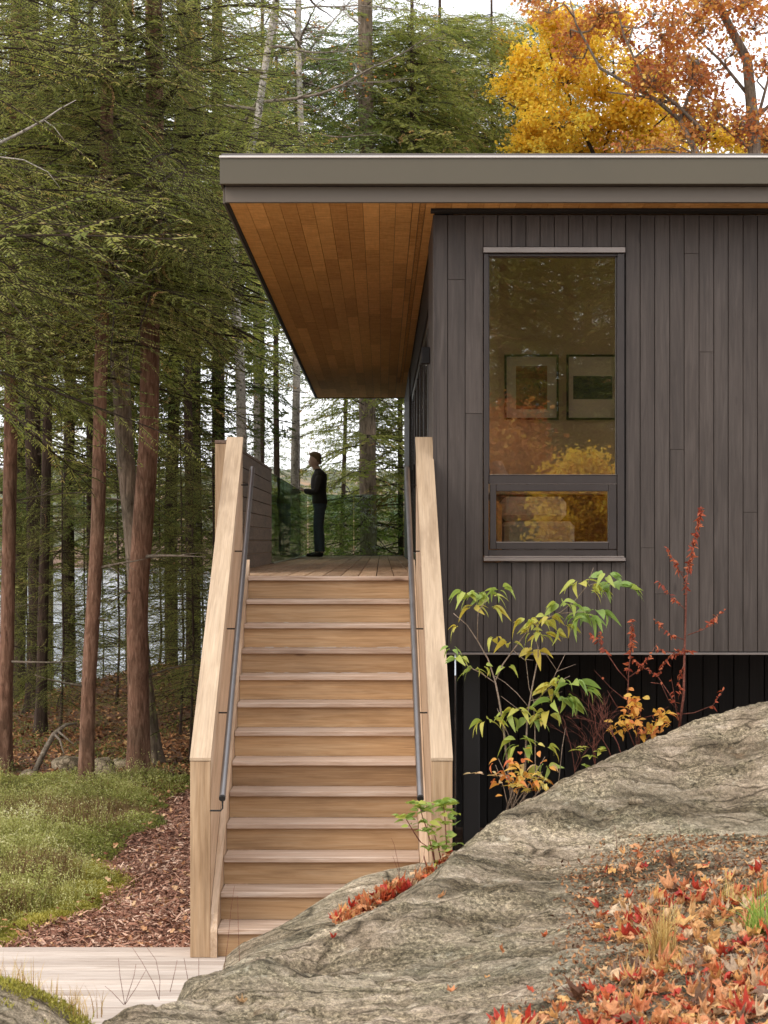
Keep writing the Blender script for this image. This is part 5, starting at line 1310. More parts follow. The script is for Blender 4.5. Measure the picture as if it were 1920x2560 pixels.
# ---------------- moss and grass on the boulder
def bz(x, y): return float(bouldf(np.array([x]), np.array([y]))[0])
nm = 26000; x = rg.uniform(-2.5, -1.12, nm); y = rg.uniform(8.75, 9.75, nm); zb = bouldf(x, y); w_m = fbm(x*4, y*4, 3, 15)
k = (zb > -.25) & (w_m > .36) & ((x+1.85)*.35+(y-9.12) > -.10); x, y, zb, w_m = x[k], y[k], zb[k], w_m[k]; nm = len(x)
C = np.stack([x, y, zb+rg.random(nm)*.07*(w_m)], -1); V, F = kites(C, rg.uniform(0,6.28,nm), rg.normal(.9,.4,nm), rg.uniform(.010,.026,nm), rg.uniform(.005,.010,nm))
build_poly('moss_cover', [(V, F, rg.random(nm)*.8, 0)], [M['moss']], 'stuff')
for i, (x_, y_, n_, h_, lb) in enumerate(((-1.42, 9.3, 150, .16, 'tan grass tuft on the right end of the mossy boulder'), (-1.65, 9.35, 110, .17, 'tan grass tuft on top of the mossy boulder'), (-1.98, 9.35, 40, .22, 'thin tall grass blades near the left of the mossy boulder'), (-1.25, 9.3, 60, .11, 'short grass at the sinking right side of the boulder'))):
    tuft('grass_tuft', 2000+i, 0, n_, h_, .07, 'straw', lb, .45, .003, (x_, y_, max(bz(x_, y_), -.4)))
# ---------------- shrubs
def leafshape(L, wd, droop):
    """pointed leaflet along +x, folded, drooping"""
    n = 6; V = []; 
    for k in range(n+1):
        t = k/n; w = wd*math.sin(math.pi*min(1, t**.8))**.9*.5 if 0 < t < 1 else 0.0006; z = -droop*L*t*t; 
        V += [(t*L*(1-.25*droop*t), w, z+w*.35), (t*L*(1-.25*droop*t), 0, z), (t*L*(1-.25*droop*t), -w, z+w*.35)]
    F = []
    for k in range(n):
        a = 3*k; F += [(a, a+1, a+4, a+3), (a+1, a+2, a+5, a+4)]
    return np.array(V), np.array(F)
class Leaves:
    def __init__(s): s.L = []
    def add(s, p, az, pit, L, wd, droop, hue, roll=0, mi=0):
        V, F = leafshape(L, wd, droop); cr, sr, ca, sa, cp, sp = math.cos(roll), math.sin(roll), math.cos(az), math.sin(az), math.cos(pit), math.sin(pit)
        Rx = np.array([[1,0,0],[0,cr,-sr],[0,sr,cr]]); Ry = np.array([[cp,0,-sp],[0,1,0],[sp,0,cp]]); Rz = np.array([[ca,-sa,0],[sa,ca,0],[0,0,1]])
        s.L.append((V@(Rz@Ry@Rx).T+np.array(p), F, np.full(len(F), min(1, max(0, hue))), mi))
    def build(s, parent, base, mats, name='leaves'):
        return build_poly(name, s.L, mats, None, parent, base, True)
M['lime'] = leaf_mat('sapling_leaves', [(0, (.48,.36,.06)), (.25, (.48,.43,.09)), (.6, (.36,.41,.09)), (1, (.23,.33,.09))], .35, .45)
M['autumn'] = leaf_mat('autumn_shrub_leaves', [(0, (.50,.12,.05)), (.35, (.66,.28,.07)), (.6, (.70,.42,.08)), (.8, (.58,.50,.14)), (1, (.70,.45,.35))], .35, .45)
M['bleaf'] = leaf_mat('dry_red_leaves', [(0, (.20,.035,.02)), (.5, (.36,.07,.03)), (1, (.50,.16,.07))], .3, .6)
M['stem'] = bark_mat('sapling_bark', (.10,.07,.05), (.24,.18,.14), (.40,.33,.27), (8,8,8), 8, .2)
M['redstem'] = bark_mat('red_twig', (.07,.02,.015), (.17,.06,.045), (.28,.13,.10), (8,8,8), 8, .2)
def pline(pts_, d, dd=0): return [W(px, py, d+dd*i) for i, (px, py) in enumerate(pts_)]
R5 = random.Random(55)
# sapling with drooping compound leaves
dS = 13.25
sb = W(1290, 2060, dS); sap = empty('sapling', sb, 'sapling with drooping yellow green compound leaves in front of the dark house base', 'sapling')
def zz_px(zx, zy): return (1080+zx*540/1659., 1400+zy*540/1659.)      # helper: coordinates read off an enlarged crop
stems = [([(640,1700),(560,1400),(545,1250),(510,1050),(485,930),(430,760),(350,620),(270,500),(165,410)], .014, .004),
         ([(485,930),(545,800),(640,670),(760,510),(900,440),(990,400),(1090,320),(1190,200),(1290,165)], .009, .003),
         ([(990,410),(1100,400),(1200,400)], .005, .003), ([(700,1700),(720,1450),(735,1180),(775,950),(815,750),(815,670),(780,560)], .012, .004),
         ([(735,1120),(650,1020),(560,940),(480,890)], .004, .003), ([(350,620),(350,480),(355,400),(420,300)], .006, .003),
         ([(480,940),(380,870),(300,830),(240,790),(170,730)], .006, .003), ([(780,1100),(860,1020),(960,940),(1060,890)], .006, .003), ([(740,1190),(640,1130),(530,1045)], .004,.002),
         ([(760,1080),(860,1060),(1000,1010)], .004,.002), ([(800,1700),(790,1300),(780,1080),(745,980),(720,760),(710,640)], .007, .002), ([(1190,200),(1240,60)], .005,.003),
         ([(930,1700),(1000,1440),(1025,1290)], .006,.002), ([(640,1600),(590,1350),(500,1140)], .008,.003), ([(620,690),(700,760),(780,770)], .003,.002), ([(910,960),(960,850),(1025,720)], .004,.002), ([(960,855),(1105,800)], .003,.0015), ([(960,850),(880,730)],.003,.0015)]
mbS = MB()
for i, (pl, a, b_) in enumerate(stems):
    P = [W(*zz_px(*q), dS+.12*math.sin(i*2.1)*(k/len(pl))) for k, q in enumerate(pl)]
    if i in (0, 3, 10, 12, 13): P[0] = (P[0][0], P[0][1], P[0][2]-.35)
    mbS.tube(P, [a*.62+(b_*.62-a*.62)*k/(len(P)-1) for k in range(len(P))], 6)
mbS.build('stems', M['stem'], sap, smooth='all')
LV = Leaves()
def compound(zx, zy, n, s, ang0, ang1, hue, L=.090, wd=.040):
    n += 1
    p = W(*zz_px(zx, zy), dS+R5.uniform(-.05,.05))
    for k in range(n):
        t = k/max(1, n-1); a = math.radians(ang0+(ang1-ang0)*t)      # 0 = right, 180 = left; small y component
        az = math.atan2(R5.uniform(-.75,.45), math.cos(a)*1.2); pit = R5.uniform(-.35,.35)
        q = (p[0]+math.cos(a)*.03*s, p[1]+R5.uniform(-.03,.03), p[2]+R5.uniform(-.01,.02))
        LV.add(q, az, pit, L*s*R5.uniform(.6,1.25), wd*s*R5.uniform(.75,1.3), R5.uniform(.35,1.3), hue+R5.uniform(-.3,.3), R5.uniform(-.9,.9))
for c in [(260,250,6,1.0,180,20,.8),(350,260,5,1.0,200,0,.75),(440,270,5,1.05,180,0,.8),(520,230,6,1.0,170,-10,.7),(330,370,5,1.0,190,20,.25),(440,370,4,1.0,60,-20,.2),(215,520,3,.8,200,120,.15),(150,680,5,.8,190,0,.8),(200,760,6,.85,200,-10,.75),(320,850,6,.85,210,10,.5),(390,820,3,.7,60,-30,.4),
          (490,610,5,.9,200,20,.2),(600,640,4,.95,190,0,.25),(720,470,6,1.0,200,0,.3),(760,560,6,1.0,200,0,.3),(820,480,6,1.1,190,0,.4),(900,450,6,1.0,170,0,.35),(930,560,5,1.0,60,-40,.3),(840,580,5,1.0,190,0,.25),(800,700,6,1.1,170,10,.2),(1010,510,4,.9,60,-20,.3),(570,830,3,.9,200,-60,.4),
          (980,330,6,1.0,200,0,.7),(1060,340,4,.9,160,0,.6),(1130,180,6,1.1,200,20,.45),(1200,220,5,1.0,60,-20,.35),(1290,240,4,.9,40,-30,.4),(1260,400,7,1.35,200,-10,.95),(1120,440,5,1.15,200,0,.9),(1190,450,5,1.2,190,0,.9),(1350,120,6,1.15,190,0,.9),(1400,190,6,1.25,180,-10,.95),(1490,210,4,1.0,60,-40,.85),
          (1010,920,4,1.0,180,60,.6),(1080,950,6,1.4,190,-10,.95),(1150,1000,5,1.2,60,-50,.9),(900,1000,5,1.1,200,60,.3),(960,1080,6,1.45,180,-20,.85),(1010,1060,5,1.3,50,-40,.8),(640,1160,4,1.0,190,60,.5),(600,1200,4,1.0,200,60,.6),(700,1160,4,1.0,180,0,.55),(900,1180,5,1.1,180,0,.25),(860,1210,4,1.0,200,100,.2),(760,1240,4,1.1,170,20,.9),(420,1240,5,1.1,200,60,.45),(460,1230,4,1.0,60,-20,.4),
          (660,1370,5,1.3,190,0,.75),(680,1440,4,1.2,200,20,.8),(870,1450,4,1.1,60,-20,.35),(860,1590,5,1.2,170,0,.6),(920,960,4,.8,170,60,.2)]:
    compound(*c)
LV.build(sap, sb, [M['lime']])
# low autumn coloured shrub at the sapling's foot
d_ = 13.1; lb = W(1300, 2070, d_); low = empty('low_shrub', lb, 'low shrub with pink, orange and lime leaves at the foot of the yellow green sapling', 'shrub')
LV = Leaves(); mbL = MB()
for i in range(95):
    zx, zy = R5.gauss(690, 130), R5.gauss(1690, 95); zx = max(460, min(930, zx)); 
    if zy > 1720+ (930-zx)*.35: zy = 1700
    p = W(*zz_px(zx, zy), d_+R5.uniform(-.15,.1))
    hue = R5.choice([.1,.3,.45,.6,.8,.95,.95]) if zy < 1600 or zx < 600 else R5.choice([.3,.5,.7,.8])
    LV.add(p, R5.uniform(-3.1,3.1), R5.uniform(-.5,.5), R5.uniform(.045,.085), R5.uniform(.022,.036), R5.uniform(.1,.9), hue, R5.uniform(-.8,.8))
for i in range(8):
    p = W(*zz_px(300+i*30, 1640+R5.uniform(-10,20)), d_); LV.add(p, R5.choice([0,3.14])+R5.uniform(-.4,.4), R5.uniform(-.2,.2), .06, .02, .2, .96, R5.uniform(-.8,.8))
for i in range(10):
    a_ = zz_px(R5.uniform(560,720), 1930); b_ = zz_px(R5.uniform(480,900), R5.uniform(1500,1750)); mbL.tube([W(*a_, d_), W((a_[0]+b_[0])/2+4, (a_[1]+b_[1])/2, d_), W(*b_, d_)], [.004,.003,.0015], 5)
mbL.build('stems', M['stem'], low, smooth='all'); LV.build(low, lb, [M['autumn']])
# red twig shrub with crinkled brown red leaves
def z2(zx, zy): return (1450+zx*470/1485., 1200+zy*700/2212.)
d_ = 13.75; rb = W(1697, 1810, d_); rs = empty('red_twig_shrub', rb, 'tall thin shrub with red stems and crinkled rust leaves against the dark cladding', 'shrub')
LV = Leaves(); mbL = MB()
tw = [([(785,1950),(820,1700),(825,1400),(835,1100),(840,800),(870,640),(900,480),(940,330),(960,210)], .010, 1.0, .45),([(840,810),(760,670),(690,540)], .004, 1.0, .3),([(830,1020),(740,940),(620,800)], .004, .9, .3),([(850,1225),(980,1180),(1060,1090),(1150,1020)], .004, .7, .3),([(820,1260),(700,1220),(580,1100)], .004, 1.0, .2),
      ([(790,1850),(900,1840),(1050,1780),(1140,1650)], .004, .25, .5),([(770,1800),(700,1680),(620,1560),(500,1480),(420,1420)], .004, .6, .4),([(400,1960),(375,1750),(385,1500),(410,1300),(410,1100)], .006, .9, .5),([(380,1590),(300,1500),(220,1380),(150,1280),(70,1210)], .004, .8, .5),([(385,1560),(470,1500),(540,1400),(610,1290)], .004, .7, .2),([(350,1730),(240,1640),(110,1500)], .003, .05, .2),([(620,1550),(660,1450),(760,1350),(900,1350)], .003, 1.2, .1),([(560,1600),(640,1610),(700,1740),(780,1830)], .003, .1,.1),
      ([(825,1450),(780,1560),(790,1700)], .003, 1.0, .1),([(820,1380),(700,1360),(600,1340)], .003, 1.2, .1),([(470,1890),(600,1850),(700,1790)], .003, .1, .1),([(290,1790),(215,1660)], .003,.05,.1),([(770,1900),(745,1700),(720,1560)], .003,.3,.1),([(160,1290),(160,1190)], .003,1.2,.1)]
for pl, r_, dens, skip in tw:
    P = [Vector(W(*z2(*q), d_+R5.uniform(-.03,.03))) for q in pl]; mbL.tube(P, [r_*(1-.75*k/(len(P)-1)) for k in range(len(P))], 5)
    Lt = sum((b_-a).length for a, b_ in zip(P, P[1:])); nL = int(Lt*95*dens)
    for k in range(nL):
        t = skip+(1-skip)*R5.random(); s_ = t*(len(P)-1); i = min(int(s_), len(P)-2); q = P[i].lerp(P[i+1], s_-i)
        LV.add(q, R5.uniform(0,6.28), R5.uniform(-1,.6), R5.uniform(.018,.040), R5.uniform(.010,.020), R5.uniform(-.4,1.4), R5.random(), R5.uniform(-1.5,1.5))
mbL.build('stems', M['redstem'], rs, smooth='all'); LV.build(rs, rb, [M['bleaf']])
# maple seedling, blurred orange leaves behind the rock crest
d_ = 13.7; ob = W(1600, 1880, d_); om = empty('maple_seedling', ob, 'maple seedling with orange and golden leaves peeping over the crest of the rock', 'seedling')
LV = Leaves(); mbL = MB()
for i in range(150):
    zx, zy = R5.choice([(430,1780),(400,1830),(340,1900),(300,1960),(470,1960),(540,1980),(440,1740),(680,1880),(660,1840),(600,1930),(400,1900)]); zx += R5.gauss(0,32); zy += R5.gauss(0,28)
    p = W(*z2(zx, zy), d_+R5.uniform(-.1,.15)); LV.add(p, R5.uniform(0,6.28), R5.uniform(-.7,.5), R5.uniform(.035,.07), R5.uniform(.022,.042), R5.uniform(0,1), R5.choice([.2,.35,.5,.6,.7]) if zx > 350 else .62, R5.uniform(-1,1))
for q in ((430,1760),(330,1900),(520,1960),(670,1860),(480,1830)): mbL.tube([W(*z2(450,2150), d_), W(*z2((450+q[0])/2, 2000), d_), W(*z2(*q), d_)], [.005,.003,.0015], 5)
mbL.build('stems', M['redstem'], om, smooth='all'); LV.build(om, ob, [M['autumn']])
# bare twiggy bush between
d_ = 13.5; bb = W(1490, 1950, d_); bt = empty('bare_bush', bb, 'bare purple grey twiggy bush in front of the black house base', 'bush'); mbL = MB(); LV = Leaves()
Rb = random.Random(9)
def twig(p, d, L, r, lev):
    P = Vector(p); pts_ = [P.copy()]; dd = Vector(d).normalized()
    for k in range(4): dd = (dd+Vector((Rb.gauss(0,.16), Rb.gauss(0,.1), Rb.gauss(0,.1)))).normalized(); P = P+dd*L/4; pts_.append(P.copy())
    mbL.tube(pts_, [r*(1-.15*k) for k in range(5)], 4, cap=False)
    if lev:
        for _ in range(3):
            nd = dd+Vector((Rb.uniform(-1,1), Rb.uniform(-.5,.5), Rb.uniform(-.2,.6))); twig(pts_[Rb.choice([2,3,4])], nd, L*.62, r*.6, lev-1)
for px, py, dx in ((1452,1985,-.3),(1475,1965,.1),(1500,1955,-.15),(1530,1930,.25),(1560,1915,0)): twig(W(px, py, d_), (dx, 0, 1), .30, .0045, 3)
mbL.build('stems', M['redstem'], bt, smooth='all')
for px, py in ((1455,1868),(1475,1890),(1500,1880),(1462,1915),(1440,1875),(1515,1872)):
    for _ in range(4): LV.add(W(px, py, d_-.1), Rb.uniform(-3,3), Rb.uniform(-.2,.5), Rb.uniform(.05,.075), .026, .2, Rb.uniform(.3,.9), Rb.uniform(-.6,.6))
LV.build(bt, bb, [M['lime']])
# small shrub at the stair foot, bright green oval leaves
def z5(zx, zy): return (960+zx*280/1659., 1940+zy*360/2133.)
d_ = 12.3; gb = W(1095, 2172, d_); gs = empty('young_shrub', gb, 'small young shrub with bright oval green leaves in front of the right newel post', 'shrub'); mbL = MB(); LV = Leaves()
for pl in ([(760,1340),(700,1050),(640,800),(570,600),(520,420)], [(850,1260),(800,1050),(750,880)], [(930,1240),(920,900),(900,600),(880,400)], [(540,980),(440,830),(330,640)], [(640,1400),(590,1180)], [(760,1330),(730,1100),(540,980)]):
    mbL.tube([W(*z5(*q), d_) for q in pl], [.0042*(1-.5*k/len(pl)) for k in range(len(pl))], 5)
for zx, zy, n_, s_ in [(320,620,9,1.1),(400,720,4,.8),(240,600,4,.8),(500,420,8,1.1),(540,480,5,1),(600,520,6,1),(650,680,6,1.1),(700,780,5,1.1),(560,810,4,1),(450,400,5,.9),(640,500,4,.8),(820,440,6,1.1),(900,420,7,1.1),(960,400,5,.9),(1060,400,3,.9),(900,520,6,1),(1060,560,3,1),(930,620,6,1),(880,720,5,1),(1060,710,3,.9),(800,850,4,.9),(900,880,4,.9),(1080,880,2,.9),(780,1020,5,.9),(620,1070,5,.8),(700,1080,4,.8),(820,1050,5,.9),(900,1090,4,.8),(1080,1010,3,.9),(980,990,3,.8),(820,1290,4,.7),(720,450,4,.8)]:
    p = W(*z5(zx, zy), d_)
    for _ in range(n_): LV.add((p[0]+R5.gauss(0,.008), p[1]+R5.uniform(-.03,.03), p[2]+R5.gauss(0,.008)), R5.choice([0, 3.14])+R5.uniform(-1.1,1.1), R5.uniform(-.1,.7), R5.uniform(.045,.075)*s_, .032*s_, R5.uniform(-.1,.5), R5.choice([.5,.75,.9,1.0,.95]), R5.uniform(-.9,.9))
mbL.build('stems', M['redstem'], gs, smooth='all'); LV.build(gs, gb, [M['lime']])
# thin dry stems
def stems_obj(name, lines, d, label, mat='redstem', r=.0015, cat='dry stems'):
    mb = MB()
    for pl in lines: mb.tube([W(*q, d) for q in pl], [r*(1-.6*k/len(pl)) for k in range(len(pl))], 4)
    o = mb.build(name, M[mat], None, smooth='all', loc=W(*lines[0][0], d)); return tag(o, label, cat)
stems_obj('dry_stems', [[(1002,2230),(998,2170),(985,2110),(978,2095)],[(1002,2230),(996,2180),(982,2140)],[(1026,2220),(1040,2180),(1058,2150),(1062,2120)],[(1068,2185),(1060,2140)]], 12.0, 'bare reddish stems sprouting from the leaves in the rock seam')
stems_obj('dry_stems', [[(558,2440),(570,2350),(578,2270),(586,2215)],[(497,2450),(497,2395)],[(600,2430),(596,2330),(594,2240)],[(470,2450),(460,2395)]], 11.3, 'thin dark stems standing before the foot of the left newel')
stems_obj('dry_stems', [[(398,2500),(385,2460),(355,2405),(325,2360)],[(398,2500),(400,2450),(390,2400),(365,2365)],[(312,2512),(300,2440),(296,2395)],[(312,2512),(335,2440),(340,2410)],[(312,2512),(340,2470),(365,2425)],[(425,2480),(437,2430),(443,2400)],[(310,2512),(280,2480),(262,2465)]], 10.2, 'sparse branching dry stems in front of the boardwalk')
stems_obj('dry_stems', [[(1704,2150),(1702,2100),(1696,2050)],[(1704,2150),(1694,2095),(1685,2068)]], 11.6, 'pair of dark short stems above the golden tuft at the top of the leaf bed')
stems_obj('dry_stems', [[(1542,2125),(1540,2085),(1536,2060)]], 11.6, 'single short dark stem at the upper left edge of the leaf bed')
# ================================================================ PERSON
def evalmesh(o):
    dg = bpy.context.evaluated_depsgraph_get(); dg.update()
    me = bpy.data.meshes.new_from_object(o.evaluated_get(dg)); return me
def skinned(chains, sub=2):
    """chains: list of (list of (x,y,z,rx,ry), attach index or None); returns evaluated mesh"""
    V = []; E = []; Rr = []
    for pts_, att in chains:
        prev = att
        for (x, y, z, a, b_) in pts_:
            V.append((x, y, z)); Rr.append((a, b_)); i = len(V)-1
            if prev is not None: E.append((prev, i))
            prev = i
    me = bpy.data.meshes.new('tmp'); me.from_pydata(V, E, []); o = bpy.data.objects.new('tmp', me); COL.objects.link(o)
    sk = o.modifiers.new('s', 'SKIN'); sk.use_smooth_shade = True
    for i, (a, b_) in enumerate(Rr):
        me.skin_vertices[0].data[i].radius = (a, b_)
    me.skin_vertices[0].data[0].use_root = True
    ss = o.modifiers.new('u', 'SUBSURF'); ss.levels = sub
    m2 = evalmesh(o); bpy.data.objects.remove(o); return m2
def joined(meshes, voxel=None, smooth_it=3):
    V = []; F = []
    for m in meshes:
        o = len(V); V += [tuple(v.co) for v in m.vertices] if not isinstance(m, MB) else m.v
        F += [[i+o for i in p.vertices] for p in m.polygons] if not isinstance(m, MB) else [[i+o for i in f] for f in m.f]
    me = bpy.data.meshes.new('j'); me.from_pydata(V, [], F)
    if voxel:
        o = bpy.data.objects.new('j', me); COL.objects.link(o)
        r = o.modifiers.new('r', 'REMESH'); r.mode = 'VOXEL'; r.voxel_size = voxel; r.use_smooth_shade = True
        if smooth_it: s = o.modifiers.new('s', 'SMOOTH'); s.iterations = smooth_it; s.factor = .5
        me = evalmesh(o); bpy.data.objects.remove(o)
    me.polygons.foreach_set('use_smooth', [True]*len(me.polygons)); return me
def rings(sec, n=24):
    """closed loft of ellipses: (cx, cy, cz, rx, ry)"""
    mb = MB(); vs = []
    for cx, cy, cz, rx, ry in sec:
        for k in range(n):
            a = 2*math.pi*k/n; vs.append((cx+rx*math.cos(a), cy+ry*math.sin(a), cz))
    fs = []
    for i in range(len(sec)-1):
        for k in range(n):
            k2 = (k+1) % n; fs.append((i*n+k, i*n+k2, (i+1)*n+k2, (i+1)*n+k))
    fs.append(tuple(range(n))[::-1]); fs.append(tuple(range((len(sec)-1)*n, len(sec)*n))); mb.add(vs, fs); return mb
PX_ = (797-VX)/148.8; PD = FPX/148.8
man = empty('person', (PX_, PD, DECKZ), 'man in a black sweater and dark jeans standing in profile at the glass balustrade', 'person')
# facing -X. local coordinates, metres, z up
hx, hz_ = -.062, 1.63
head = rings([(hx+.015,0,1.47,.052,.055),(hx+.0,0,1.515,.055,.055),(hx-.015,0,1.535,.078,.058),(hx-.02,0,1.56,.085,.066),(hx-.008,0,1.60,.092,.073),(hx+.0,0,1.64,.098,.077),(hx+.004,0,1.68,.098,.076),(hx+.006,0,1.715,.086,.068),(hx+.008,0,1.742,.056,.046),(hx+.008,0,1.752,.02,.018)])
nose = rings([(hx-.098,0,1.588,.018,.016),(hx-.105,0,1.598,.020,.017),(hx-.100,0,1.615,.014,.012),(hx-.092,0,1.640,.010,.010)], 12)
chin = rings([(hx-.075,0,1.522,.018,.024),(hx-.084,0,1.532,.019,.026),(hx-.08,0,1.548,.018,.028)], 12)
lips = rings([(hx-.094,0,1.556,.010,.022),(hx-.098,0,1.562,.011,.024),(hx-.094,0,1.569,.010,.022)], 12)
brow = rings([(hx-.086,0,1.655,.012,.045),(hx-.088,0,1.664,.013,.048),(hx-.084,0,1.674,.012,.044)], 16)
ears = [rings([(hx+.012,s*.078,1.585,.010,.006),(hx+.012,s*.083,1.60,.016,.009),(hx+.016,s*.086,1.62,.019,.010),(hx+.016,s*.084,1.637,.012,.008)], 12) for s in (-1, 1)]
torso = rings([(.02,0,.86,.105,.155),(.02,0,.93,.11,.165),(.012,0,1.02,.105,.155),(.0,0,1.12,.112,.160),(-.002,0,1.22,.122,.175),(.005,0,1.32,.118,.17),(.010,0,1.39,.090,.15),(.006,0,1.435,.062,.09),(-.012,0,1.47,.052,.06),(-.035,0,1.52,.05,.054)])
def limb(pts_): return skinned([(pts_, None)], 2)
# near arm (towards viewer, y<0): shoulder, elbow, wrist
SH = lambda s: (.02, s*.185, 1.385)
armN = [(.02,-.175,1.375,.050,.050),(.01,-.215,1.26,.052,.052),(-.02,-.235,1.13,.045,.045),(-.055,-.23,1.085,.043,.043),(-.15,-.19,1.10,.038,.038),(-.245,-.14,1.118,.028,.026)]
armF = [(.02,.175,1.375,.050,.050),(.0,.215,1.26,.052,.052),(-.03,.235,1.13,.045,.045),(-.07,.23,1.09,.043,.043),(-.17,.20,1.10,.038,.038),(-.255,.17,1.118,.028,.026)]
def hand(wx_, wy_, wz_, s):
    out = [limb([(wx_,wy_,wz_,.024,.024),(wx_-.035,wy_,wz_+.006,.034,.016),(wx_-.07,wy_,wz_+.008,.036,.014)])]
    for k, L in enumerate((.062,.074,.070,.056)):
        y = wy_+(k-1.5)*.019; x = wx_-.068
        out.append(limb([(x,y,wz_+.008,.009,.009),(x-L*.45,y+(k-1.5)*.002,wz_+.010,.0085,.0085),(x-L*.8,y+(k-1.5)*.003,wz_-.006,.008,.008),(x-L*.92,y+(k-1.5)*.003,wz_-.022,.007,.007)]))
    out.append(limb([(wx_-.02,wy_+s*.02,wz_,.011,.011),(wx_-.045,wy_+s*.042,wz_-.006,.010,.010),(wx_-.072,wy_+s*.048,wz_-.016,.008,.008)]))
    return out
handN = hand(-.245,-.14,1.122,1); handF = hand(-.255,.17,1.122,-1)
def leg(s, fx): return [(.02,s*.085,.90,.098,.092),(.010+fx*.2,s*.095,.74,.086,.082),(-.005+fx*.5,s*.10,.52,.060,.060),(.012+fx*.7,s*.105,.36,.056,.056),(.02+fx,s*.11,.12,.040,.040),(.02+fx,s*.11,.06,.040,.040)]
def foot(s, fx): return limb([(.045+fx,s*.11,.055,.040,.045),(-.02+fx,s*.115,.045,.042,.042),(-.10+fx,s*.12,.035,.044,.030),(-.165+fx,s*.125,.028,.036,.022)])
body = joined([head, nose, chin, lips, brow, *ears, torso, limb(armN), limb(armF), *handN, *handF, limb(leg(-1,.035)), limb(leg(1,-.05)), foot(-1,.035), foot(1,-.05)], .0075, 2)
M['skin'] = plain('skin', (.85,.56,.45), .5, 0, 30, .08)
M['hair'] = plain('hair', (.26,.16,.09), .6, 0, 90, .4)
M['knit'] = plain('black_knit', (.06,.05,.048), .9, 0, 120, .3)
M['jeans'] = plain('dark_denim', (.10,.125,.17), .85, 0, 60, .3)
M['shoe'] = plain('shoe_leather', (.015,.011,.010), .5, 0, 30, .3)
body.materials.append(M['skin']); linkmesh('body', body, man)
# clothing
def grow_chain(c, g, i0=0, i1=None): return [(x, y, z, a+g, b_+g) for x, y, z, a, b_ in c[i0:i1]]
sw_t = rings([(.02,0,.90,.128,.178),(.02,0,.93,.130,.182),(.012,0,1.02,.122,.174),(.0,0,1.12,.126,.176),(-.002,0,1.22,.136,.190),(.005,0,1.32,.136,.204),(.015,0,1.39,.122,.212),(.012,0,1.435,.088,.150),(-.010,0,1.465,.064,.074),(-.016,0,1.485,.061,.066)])
sweater = joined([sw_t, limb(grow_chain(armN, .026, 0, 2)+grow_chain(armN, .017, 2, 3)+grow_chain(armN, .013, 3)), limb(grow_chain(armF, .026, 0, 2)+grow_chain(armF, .017, 2, 3)+grow_chain(armF, .013, 3))], .009, 3)
sweater.materials.append(M['knit']); linkmesh('sweater', sweater, man)
hips = rings([(.02,0,.80,.10,.15),(.02,0,.86,.118,.170),(.02,0,.93,.122,.174),(.018,0,.955,.118,.168)])
jeans = joined([hips, limb(grow_chain(leg(-1,.035), .014, 0, 5) + [(.055,-.11,.085,.058,.058)]), limb(grow_chain(leg(1,-.05), .014, 0, 5) + [(-.03,.11,.085,.058,.058)])], .009, 3)
jeans.materials.append(M['jeans']); linkmesh('jeans', jeans, man)
MB().box(-.10,-.096,-.02,.02,.935,.95).build('belt_buckle', M['steel'], man) if False else None
hair = joined([rings([(hx+.052,0,1.60,.048,.070),(hx+.040,0,1.64,.066,.083),(hx+.022,0,1.68,.088,.086),(hx+.008,0,1.715,.102,.082),(hx-.0,0,1.742,.092,.064),(hx-.004,0,1.760,.064,.044),(hx-.004,0,1.772,.036,.026),(hx-.004,0,1.777,.012,.010)]), rings([(hx-.080,0,1.708,.016,.050),(hx-.086,0,1.728,.018,.046),(hx-.072,0,1.75,.026,.04)], 14), rings([(hx+.082,0,1.555,.020,.045),(hx+.085,0,1.58,.026,.055),(hx+.082,0,1.62,.03,.06)], 14)], .007, 2)
hair.materials.append(M['hair']); linkmesh('hair', hair, man)
for s, fx in ((-1,.035),(1,-.05)):
    sh_ = joined([limb([(.052+fx,s*.11,.052,.050,.052),(-.02+fx,s*.115,.048,.052,.050),(-.10+fx,s*.12,.040,.052,.036),(-.178+fx,s*.125,.032,.042,.028)])], .007, 2)
    for v in sh_.vertices: v.co.z = max(v.co.z, .003)
    sh_.materials.append(M['shoe']); linkmesh('shoe', sh_, man)
for s in (-1, 1):
    MB().tube([(hx-.083,s*.032,1.632),(hx-.089,s*.032,1.632)], [.008,.006], 8).build('eye', M['black'], man)
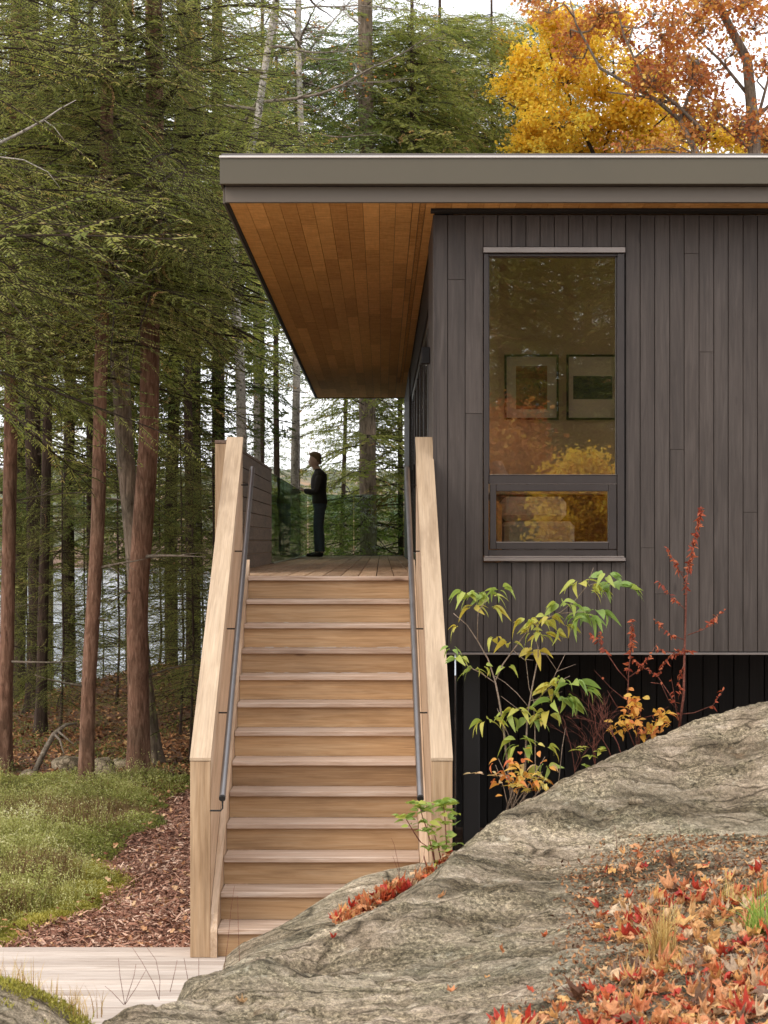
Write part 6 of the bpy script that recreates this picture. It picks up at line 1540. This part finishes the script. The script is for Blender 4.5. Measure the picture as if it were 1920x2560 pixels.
# ================================================================ LIGHT, SKY, CAMERA
w_ = bpy.data.worlds.new('World'); S.world = w_; w_.use_nodes = True
nt = w_.node_tree; nt.nodes.clear()
sky = N(nt, 'ShaderNodeTexSky', sky_type='NISHITA'); sky.sun_disc = False
SUN_EL, SUN_AZ = math.radians(38), math.radians(232)      # azimuth clockwise from +Y (north)
sky.sun_elevation = SUN_EL; sky.sun_rotation = SUN_AZ; sky.air_density = 1.2; sky.dust_density = 3.0; sky.ozone_density = 1.0
tc = N(nt, 'ShaderNodeTexCoord')
cl = noise_tex(nt, tc.outputs['Generated'], 2.4, 6, .6, .4)
cf = ramp(nt, cl, [(.30, (.55,.55,.55)), (.55, (.97,.97,.97))])
col = mixc(nt, cf, sky.outputs[0], (11.5, 11.5, 11.8))
bg = N(nt, 'ShaderNodeBackground'); nt.links.new(col, bg.inputs[0]); bg.inputs[1].default_value = .15
ow = N(nt, 'ShaderNodeOutputWorld'); nt.links.new(bg.outputs[0], ow.inputs[0])
sl = bpy.data.lights.new('sun', 'SUN'); sl.energy = 1.1; sl.angle = math.radians(25); sl.color = (1.0, .90, .75)
so = bpy.data.objects.new('sun', sl); COL.objects.link(so)
dirv = Vector((math.sin(SUN_AZ)*math.cos(SUN_EL), math.cos(SUN_AZ)*math.cos(SUN_EL), math.sin(SUN_EL)))
so.rotation_euler = dirv.to_track_quat('Z', 'Y').to_euler(); so.location = (-6, 0, 12)
cam = bpy.data.cameras.new('camera'); co = bpy.data.objects.new('camera', cam); COL.objects.link(co)
co.location = (0, 0, EYE); co.rotation_euler = (math.radians(90), 0, 0)
cam.sensor_fit = 'VERTICAL'; cam.sensor_height = 36; cam.sensor_width = 27; cam.lens = FPX/2560*36
cam.shift_y = (VY-1280)/2560; cam.shift_x = (960-VX)/2560
cam.clip_start = .1; cam.clip_end = 2000
cam.dof.use_dof = True; cam.dof.focus_distance = 17.5; cam.dof.aperture_fstop = 9
S.camera = co
S.view_settings.view_transform = 'Standard'; S.view_settings.look = 'None'; S.view_settings.exposure = 0.35; S.view_settings.gamma = 1
S.cycles.max_bounces = 8; S.cycles.transparent_max_bounces = 16; S.cycles.use_denoising = True
